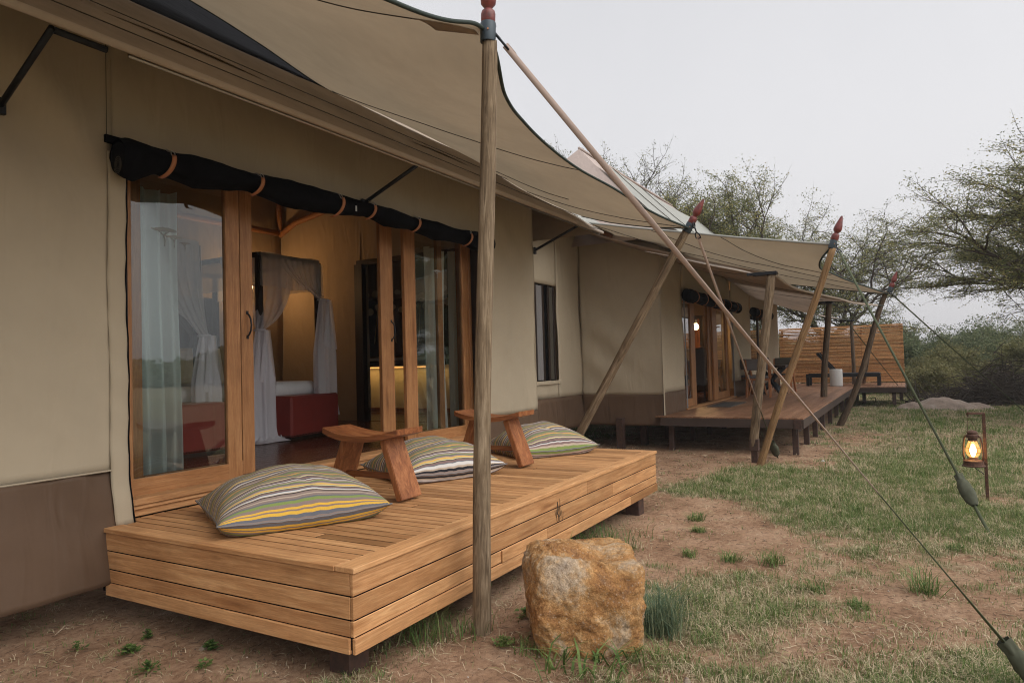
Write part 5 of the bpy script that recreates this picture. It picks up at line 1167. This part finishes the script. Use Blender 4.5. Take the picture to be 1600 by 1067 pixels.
# trees across the clearing, seen only mirrored in the door panes
for i, (x, y, s_) in enumerate(((35, -19, 41),)):
    tree('acacia_tree', (x, y, 0), [(.5, .6, .9), (-.6, .5, .8), (.3, -.7, .9), (-.4, -.5, 1), (0, 0, 1.2)], 3.6, .13, 3, [0, 5, 6, 5], ['spreading acacia across the clearing, mirrored in the right-hand door glass', 'second acacia across the clearing, mirrored in the door glass'][i], 'acacia trees across the clearing', seed=s_, trunk=([(0, 0, 0), (.1, 0, 1.5), (0, .1, 2.6)], (.22, .16)), ln=4, lsize=(.11, .05), jit=.16, flat=.6, tone=.4, keep=.3)
# bushes beyond the deck end
BUSH = [  # x, y, radius, height, material, tone, label
    (31.5, .3, 1.6, 3.0, 'leaf_dark', .45, 'dark green bush at the right-hand end of the slatted screen'),
    (30.0, -1.2, 1.3, 2.0, 'leaf_olive', .55, 'pale olive bush in front of the dark bushes, right of the screen'),
    (33.0, -2.2, 1.9, 3.2, 'leaf_dark', .5, 'tall dark bush in the middle of the bush line behind the rock outcrop'),
    (28.5, -.6, .9, 1.3, 'leaf_olive', .6, 'low yellow-green shrub just left of the rock outcrop'),
    (30.5, -3.4, 1.4, 2.1, 'leaf_olive', .45, 'round olive shrub above the thorn brush heap'),
    (36.5, -5.2, 2.2, 3.3, 'leaf_dark', .55, 'blue-green bush farthest right in the bush line'),
    (28.2, -4.6, 1.2, 1.9, 'leaf_olive', .5, 'open olive shrub at the right edge of the view'),
    (38, 1.0, 2.6, 3.4, 'leaf_dark', .4, 'dark bush behind the screen end, deepest in the bush line'),
    (31.5, 5.6, 2.2, 3.0, 'leaf_dark', .35, 'dark bush showing over the middle of the slatted screen'),
    (31.0, 2.9, 1.8, 3.1, 'leaf_dark', .4, 'dark bush showing over the right half of the slatted screen'),
    (41, -9, 2.8, 3.6, 'leaf_dark', .6, 'faint bush in the haze beyond the right-hand acacia'),
    (29.8, -6.4, 1.3, 2.0, 'leaf_olive', .5, 'olive shrub under the right-hand acacia')]
for i, (x, y, r, h, m, tn, lab) in enumerate(BUSH):
    rnd = random.Random(100 + i); dirs = [(math.cos(a_) * .6, math.sin(a_) * .6, rnd.uniform(.5, 1.3)) for a_ in np.linspace(0, 2 * PI, 9, endpoint=False)]
    tree('bush', (x, y, 0), dirs, h * .46, .03, 3, [0, 4, 5, 5], lab, 'bushes beyond the decks', cat='bush', seed=100 + i, leafm=m, lsize=(.085, .04), ln=4, jit=.11, spread=.55, flat=.1, tone=tn, ratio=.66, up=.1, wob=.25, keep=.9)
# far woodland as one mass
K = 26000; th = rng.uniform(-1.2, .62, K); rr = rng.uniform(70, 120, K)
pts = np.stack([rr * np.cos(th), rr * np.sin(th), np.zeros(K)], 1); hh_ = np.array([2.6 + 2.4 * fb(a_ * 22, 0, 0, 4) for a_ in th]); pts[:, 2] = rng.uniform(0, 1, K) ** .7 * np.maximum(.6, hh_) * (rr / 95)
cxw = empty('far_woodland', (95, 0, 0)); 
fw = leaves('far_woodland', pts, 'leaf_dark', cxw, (.9, .6), .5, 3, .6, 77, .5, .2); fw.parent = None; fw.location = (95, 0, 0); fw['kind'] = 'stuff'; bpy.data.objects.remove(cxw); fw.name = 'far_woodland'
# thorn brush heap
bh = empty('brush_heap', (25.5, -2.3, 0), 'dark heap of cut thorn branches behind the rock outcrop', 'brush heap')
b = MB(); rnd = random.Random(9)
for k in range(1200):
    p = Vector((24.9 + rnd.gauss(0, .45), -2.3 + rnd.gauss(0, .95), 0)); p.z = abs(rnd.gauss(0, .42)) * max(.2, 1.2 - abs(p.y + 2.3) * .45); d = Vector((rnd.gauss(0, .6), rnd.gauss(0, 1), rnd.gauss(.12, .35))).normalized(); ln2 = rnd.uniform(.25, .8)
    q = p + d * ln2 * .5 + Vector((0, 0, rnd.gauss(0, .05))); e = q + (d + Vector((rnd.gauss(0, .3), rnd.gauss(0, .3), rnd.gauss(0, .3)))) * ln2 * .5
    e.z = max(.01, e.z); q.z = max(.01, q.z); b.tube([p, q, e], [.016, .011, .004], 4, cap=False)
bo_ = b.build('branches', 'twig', bh); bo_['kind'] = 'stuff'
# rock outcrop
def outcrop(c, rx, ry, h, sd_, nm, lab):
    b_ = MB().grid(lambda u, v_: (lambda a_, q: (c[0] + rx * q * math.cos(a_) * (1 + .2 * fb(math.cos(a_) * 1.5, math.sin(a_) * 1.5, sd_, 2)), c[1] + ry * q * math.sin(a_) * (1 + .2 * fb(math.cos(a_) * 1.5 + 5, math.sin(a_) * 1.5, sd_, 2)), -.03 + (h * .8 + .03) * (1 - q ** 1.8) * (1 + .35 * fb(q * math.cos(a_) * 2, q * math.sin(a_) * 2, sd_, 3))))(u * 2 * PI, 1 - v_), 30, 12)
    o = b_.build(nm, 'granite', None, smooth=True, origin=(c[0], c[1], 0)); tag(o, lab, 'rock'); return o
M['granite'] = mat('pink_granite', (.3, .22, .19), .9, spec=.2); v = vec(M['granite'], (1, 1, 1), rnd=False); n1 = noi(M['granite'], v, 2.4, 8, .7); n2 = noi(M['granite'], v, 22, 5, .7)
c_ = ramp(M['granite'], n1, [(.3, (.20, .155, .125)), (.5, (.33, .255, .205)), (.7, (.42, .36, .31))]); lk(M['granite'], mixc(M['granite'], .6, c_, ramp(M['granite'], n2, [(.3, (.6, .6, .6)), (.65, (1.15, 1.15, 1.15))]), 'MULTIPLY'), P(M['granite']).inputs['Base Color']); bump(M['granite'], n2, .8, .03)
outcrop((22.9, -.75, 0), .95, .95, .34, 3, 'rock_outcrop', 'low pinkish granite outcrop in front of the thorn brush heap')
outcrop((22.6, .0, 0), .5, .45, .22, 5, 'rock_outcrop', 'smaller granite hump at the left end of the pink outcrop')
outcrop((23.4, -1.5, 0), .8, .55, .16, 8, 'rock_outcrop', 'flat granite slab running right from the pink outcrop')
for (x, y, s_, lab) in ((3.46, 1.03, .03, 'small ochre pebble in the straw in front of the boulder, right one of a pair'), (3.37, 1.08, .025, 'small ochre pebble in the straw in front of the boulder, left one of a pair'), (2.98, 2.02, .022, 'white pebble on the soil between the post and the camera'), (11.4, 1.2, .05, 'white stone in the grass below the far deck corner'), (2.62, 3.62, .05, 'dull stone under the front edge of the near deck')):
    o = outcrop((x, y, 0), s_, s_ * .8, s_ * .45, x * 3, 'pebble', lab); o.data.materials.clear(); o.data.materials.append(M['ceram'] if 'white' in lab else M['granite']); o['category'] = 'stone'

# ------------------------------------------------------------------ grass
def blades(name, base, hgt, wid, lean, m, tone, lab=None, kind='stuff', parent=None, origin=(0, 0, 0), cat=None, seed=1):
    """each blade: a bent tapering strip of two quads and a tip"""
    r = np.random.default_rng(seed); K = len(base); az = r.uniform(0, 2 * PI, K); d = np.stack([np.cos(az), np.sin(az), np.zeros(K)], 1); s = np.stack([-np.sin(az + r.normal(0, .5, K)), np.cos(az), np.zeros(K)], 1)
    up_ = np.array([0, 0, 1.0]); H = hgt[:, None]; W = wid[:, None] / 2; Ln = lean[:, None]
    p0 = base; p1 = base + up_ * H * .55 + d * H * Ln * .30; p2 = base + up_ * H * (1 - .25 * np.clip(Ln, 0, 2)) + d * H * Ln
    p2[:, 2] = np.maximum(p2[:, 2], base[:, 2] + .004)
    V = np.stack([p0 - s * W, p0 + s * W, p1 - s * W * .8, p1 + s * W * .8, p2], 1)
    ob = fast_mesh(name, V, 5, m, parent, np.clip(tone, 0, 1), origin=origin, tris=[(0, 1, 3), (0, 3, 2), (2, 3, 4)])
    if kind: ob['kind'] = kind
    tag(ob, lab, cat); return ob
# clump positions inside the part of the clearing that can be seen
def scatter(n, dmin, dmax, pw=1.0):
    u = rng.random(n); d = dmin * (dmax / dmin) ** (u ** pw); l_ = rng.uniform(-.80, .95, n) * d
    x = .8677 * d + .4973 * l_; y = .4973 * d - .8677 * l_; return x, y, d
def clumps(nc, dmin, dmax, per, h0, w0, thr, seed, dry=.5, pw=.8, hs=1.0):
    x, y, d = scatter(nc, dmin, dmax, pw); B = []; H = []; W_ = []; T = []; Ln = []; r = np.random.default_rng(seed)
    for i in range(nc):
        g = grass_amt(x[i], y[i]); under = (2.75 < x[i] < 7.2 and y[i] > 2.75) or (x[i] > 12 and 1.7 < y[i] < 4)
        if r.random() > (g * 1.15 - thr) or (under and r.random() > .12): continue
        k = max(2, int(per * r.uniform(.4, 1.5) * (.5 + g))); sp_ = .028 + .035 * r.random(); z = gz(x[i], y[i]); sc_ = max(1, d[i] / 7) ** .75
        B.append(np.stack([x[i] + r.normal(0, sp_ * sc_, k), y[i] + r.normal(0, sp_ * sc_, k), np.full(k, z - .002)], 1)); isd = r.random() < dry * (1.15 - g * .55)
        H.append(h0 * hs * r.uniform(.4, 1.25, k) * (.6 + .7 * g) * (1 if not isd else .9)); W_.append(w0 * sc_ * r.uniform(.6, 1.3, k))
        T.append((r.normal(.82, .12, k) if isd else r.normal(.30, .16, k))); Ln.append(r.uniform(.2, 1.1, k) if not isd else r.uniform(.8, 2.6, k))
    return [np.concatenate(q) for q in (B, H, W_, Ln, T)]
B1, H1, W1, L1, T1 = clumps(33000, 2.6, 11, 15, .058, .0038, -.06, 1, .46)
blades('grass', B1, H1, W1, L1, 'blade', T1, seed=1)
B2, H2, W2, L2, T2 = clumps(20000, 9, 34, 12, .075, .0050, -.15, 2, .5)
blades('grass', B2, H2, W2, L2, 'blade', T2, seed=2)
# straw and litter lying flat
x, y, d = scatter(52000, 2.5, 16, .75); keep = np.array([rng.random() < .22 + .5 * grass_amt(a_, b_) for a_, b_ in zip(x, y)]); x, y, d = x[keep], y[keep], d[keep]; K = len(x)
zz = np.array([gz(a_, b_) for a_, b_ in zip(x, y)]) + .003
az = rng.uniform(0, 2 * PI, K); L_ = rng.uniform(.02, .09, K) * np.maximum(1, d / 8); W_ = .0018 * np.maximum(1, d / 5)
dx = np.stack([np.cos(az), np.sin(az), rng.normal(0, .15, K)], 1) * L_[:, None] / 2; sx = np.stack([-np.sin(az), np.cos(az), rng.normal(0, .3, K)], 1) * W_[:, None]
c3 = np.stack([x, y, zz + np.abs(dx[:, 2]) + .002], 1); mid = c3 + sx * rng.normal(0, 4, (K, 1)) + np.array([0, 0, .003])
V = np.stack([c3 - dx - sx * .5, c3 - dx + sx * .5, mid + sx, mid - sx, c3 + dx + sx * .4, c3 + dx - sx * .4], 1)
o = fast_mesh('straw_litter', V, 6, 'blade', None, np.clip(rng.normal(.82, .16, K), .5, 1), tris=[(0, 1, 2, 3), (3, 2, 4, 5)]); o['kind'] = 'stuff'
# tufts and weeds that stand out one by one
def tuft(x, y, n, h, w_, spread, m, tn, lab, lean=(.2, 1.0), seed=1, nm='grass_tuft', cat='grass tuft', group=None):
    r = np.random.default_rng(seed); z = gz(x, y); base = np.stack([x + np.clip(r.normal(0, spread, n), -1.6 * spread, 1.6 * spread), y + np.clip(r.normal(0, spread, n), -1.6 * spread, 1.6 * spread), np.full(n, z - .004)], 1)
    o = blades(nm, base, h * r.uniform(.45, 1.15, n), w_ * r.uniform(.6, 1.3, n), r.uniform(*lean, n), m, r.normal(tn, .16, n), lab, kind=None, origin=(x, y, z), cat=cat, seed=seed)
    if group: o['group'] = group
    return o
tuft(3.98, 1.36, 420, .34, .0036, .075, 'blade_blue', .5, 'big blue-green grass tuft against the right side of the boulder', (.3, 1.7), 1)
tuft(3.93, 1.28, 120, .30, .004, .06, 'blade_blue', .9, 'dry pale stems standing in the blue-green tuft beside the boulder', (.15, .8), 2)
tuft(3.28, 1.60, 34, .20, .013, .10, 'blade', .16, 'broad bright green blades at the foot of the boulder, front left', (.7, 1.7), 3)
tuft(3.42, 1.40, 26, .18, .012, .09, 'blade', .12, 'broad green blades at the foot of the boulder, front right', (.8, 1.8), 4)
tuft(3.42, 1.86, 90, .11, .005, .06, 'blade', .35, 'low mixed grass against the left side of the boulder', (.4, 1.6), 9)
tuft(3.62, 1.26, 90, .12, .005, .07, 'blade', .4, 'low mixed grass against the right front corner of the boulder', (.4, 1.6), 10)
tuft(3.30, 2.50, 110, .24, .005, .09, 'blade', .2, 'tall green grass under the deck edge, left of the weathered post', (.3, 1.0), 5)
tuft(3.43, 2.36, 60, .15, .006, .08, 'blade', .22, 'green grass tuft at the foot of the weathered post', (.3, 1.1), 6)
tuft(5.30, 2.42, 190, .26, .006, .22, 'blade', .12, 'dark green grass under the deck edge beyond the boulder', (.4, 1.2), 7)
tuft(5.75, 2.36, 120, .2, .006, .18, 'blade', .18, 'green grass clump by the deck edge, before its far leg', (.4, 1.2), 8)
TL = [(5.62, 1.62, 'left one of three in a row on the bare soil'), (5.60, 1.28, 'middle one of three in a row on the bare soil'), (5.62, .98, 'right one of three in a row on the bare soil'), (6.4, 1.75, 'behind the row of three on the bare soil'), (5.1, .62, 'isolated on the soil right of the row of three'), (5.35, -.02, 'tall, near the middle of the clearing'), (4.9, .35, 'sprawling, on the bare soil left of the long strap'), (6.9, 1.9, 'small, farthest back on the bare patch'), (7.8, .55, 'dense, at the far edge of the bare patch'), (6.6, -.25, 'upright, beside the long beige strap')]
for i, (x, y, lb) in enumerate(TL): tuft(x, y, 90 + 12 * (i % 4), .075 + .03 * (i % 3) + (.07 if i == 5 else 0), .0055, .035 + .008 * (i % 3), 'blade', .27, 'green grass tuft, ' + lb, (.3, 1.9), 20 + i, group='tufts on the bare soil')
def weed(x, y, n, s_, lab, seed):
    r = np.random.default_rng(seed); z = gz(x, y); az = r.uniform(0, 2 * PI, n); rad = np.clip(np.abs(r.normal(0, .45, n)), 0, .9) * s_; n_ = n; c = np.stack([x + rad * np.cos(az), y + rad * np.sin(az), z + .012 + r.random(n) * .05 * (1 - rad / s_ * .7)], 1)
    d = np.stack([np.cos(az), np.sin(az), r.normal(.3, .3, n)], 1); s = np.stack([-np.sin(az), np.cos(az), r.normal(0, .2, n)], 1); L_ = ((.018 + .014 * abs(math.sin(seed * 1.7))) * r.uniform(.4, 1.3, n))[:, None]; W_ = L_ * .38
    V = np.stack([c - d * L_ * .5, c + s * W_ - d * L_ * .05, c + d * L_ * .5, c - s * W_ - d * L_ * .05], 1)
    o = fast_mesh('weed', V, 4, 'blade', None, np.clip(r.normal(.22 + .1 * math.sin(seed), .14, n), 0, 1), origin=(x, y, z), tris=[(0, 1, 2, 3)]); tag(o, lab, 'weed', 'weeds round the near deck'); return o
for i, (x, y, n, s_, lab) in enumerate([(2.36, 3.92, 90, .08, 'leafy weed left of the near deck corner'), (2.25, 4.25, 70, .08, 'weed under the brown canvas skirt at far left'), (2.62, 3.55, 80, .07, 'weed in front of the deck side, centre left'), (2.45, 3.38, 60, .06, 'small weed near the bottom edge, left of centre'), (2.95, 3.06, 70, .08, 'weed before the deck corner leg'), (3.38, 2.05, 110, .08, 'clover-like weed before the weathered post'), (3.85, 2.15, 160, .10, 'round leaved weed between the weathered post and the boulder'), (3.05, 2.75, 60, .06, 'weed at the base of the deck corner leg'), (2.28, 3.62, 90, .08, 'bright weed at the lower left edge'), (2.55, 4.05, 60, .05, 'tiny weed below the left end of the deck')]): weed(x, y, n, s_, lab, 60 + i)

# clods and grit on the bare soil
x, y, d = scatter(9000, 2.4, 14, .7); K = len(x); zz = np.array([gz(a_, b_) for a_, b_ in zip(x, y)]); r_ = (.0022 + .006 * rng.random(K) ** 4) * np.maximum(1, d / 5)
oc = np.array([(1, 0, 0), (0, 1, 0), (-1, 0, 0), (0, -1, 0), (0, 0, 1), (0, 0, -.6)], float); V = np.stack([x, y, zz + r_ * .2], 1)[:, None] + oc[None] * (r_[:, None, None] * rng.uniform(.6, 1.3, (K, 6, 1)))
leafmat('grit', [(0, (.10, .06, .045)), (.6, (.30, .19, .135)), (1, (.5, .40, .32))], .0)
o = fast_mesh('grit', V, 6, 'grit', None, rng.random(K), tris=[(0, 1, 4), (1, 2, 4), (2, 3, 4), (3, 0, 4), (1, 0, 5), (2, 1, 5), (3, 2, 5), (0, 3, 5)]); o['kind'] = 'stuff'

# ------------------------------------------------------------------ hazy air
hz_ = MB().box((60, 0, 13), (260, 260, 29.0)).build('haze', 'steel', None, origin=(60, 0, 13)); hz_['kind'] = 'stuff'
hm = bpy.data.materials.new('haze'); hm.use_nodes = True; hn = hm.node_tree; hn.nodes.clear(); pv = hn.nodes.new('ShaderNodeVolumePrincipled'); pv.inputs['Density'].default_value = .0012
pv.inputs['Color'].default_value = (.93, .94, .96, 1); pv.inputs['Anisotropy'].default_value = .2; ho = hn.nodes.new('ShaderNodeOutputMaterial'); hn.links.new(pv.outputs[0], ho.inputs['Volume']); hz_.data.materials.clear(); hz_.data.materials.append(hm)
hm.cycles.homogeneous_volume = True

# broken twigs and dark leaf litter on the soil
x, y, d = scatter(6000, 2.4, 14, .7); K = len(x); zz = np.array([gz(a_, b_) for a_, b_ in zip(x, y)]) + .004; az = rng.uniform(0, 2 * PI, K); L_ = rng.uniform(.01, .06, K) * np.maximum(1, d / 7); W_ = .0025 * np.maximum(1, d / 5)
dx = np.stack([np.cos(az), np.sin(az), rng.normal(0, .1, K)], 1) * L_[:, None] / 2; sx = np.stack([-np.sin(az), np.cos(az), np.zeros(K)], 1) * W_[:, None]; c3 = np.stack([x, y, zz], 1); up3 = np.array([0, 0, 1.0]) * W_[:, None]
V = np.stack([c3 - dx - sx * .5, c3 - dx + sx * .5, c3 - dx + up3, c3 + dx - sx * .3, c3 + dx + sx * .3, c3 + dx + up3 * .6], 1)
leafmat('litter', [(0, (.04, .028, .02)), (.7, (.12, .08, .055)), (1, (.3, .23, .17))], .0)
o = fast_mesh('twig_litter', V, 6, 'litter', None, rng.random(K), tris=[(0, 3, 5, 2), (1, 2, 5, 4), (0, 1, 4, 3)]); o['kind'] = 'stuff'
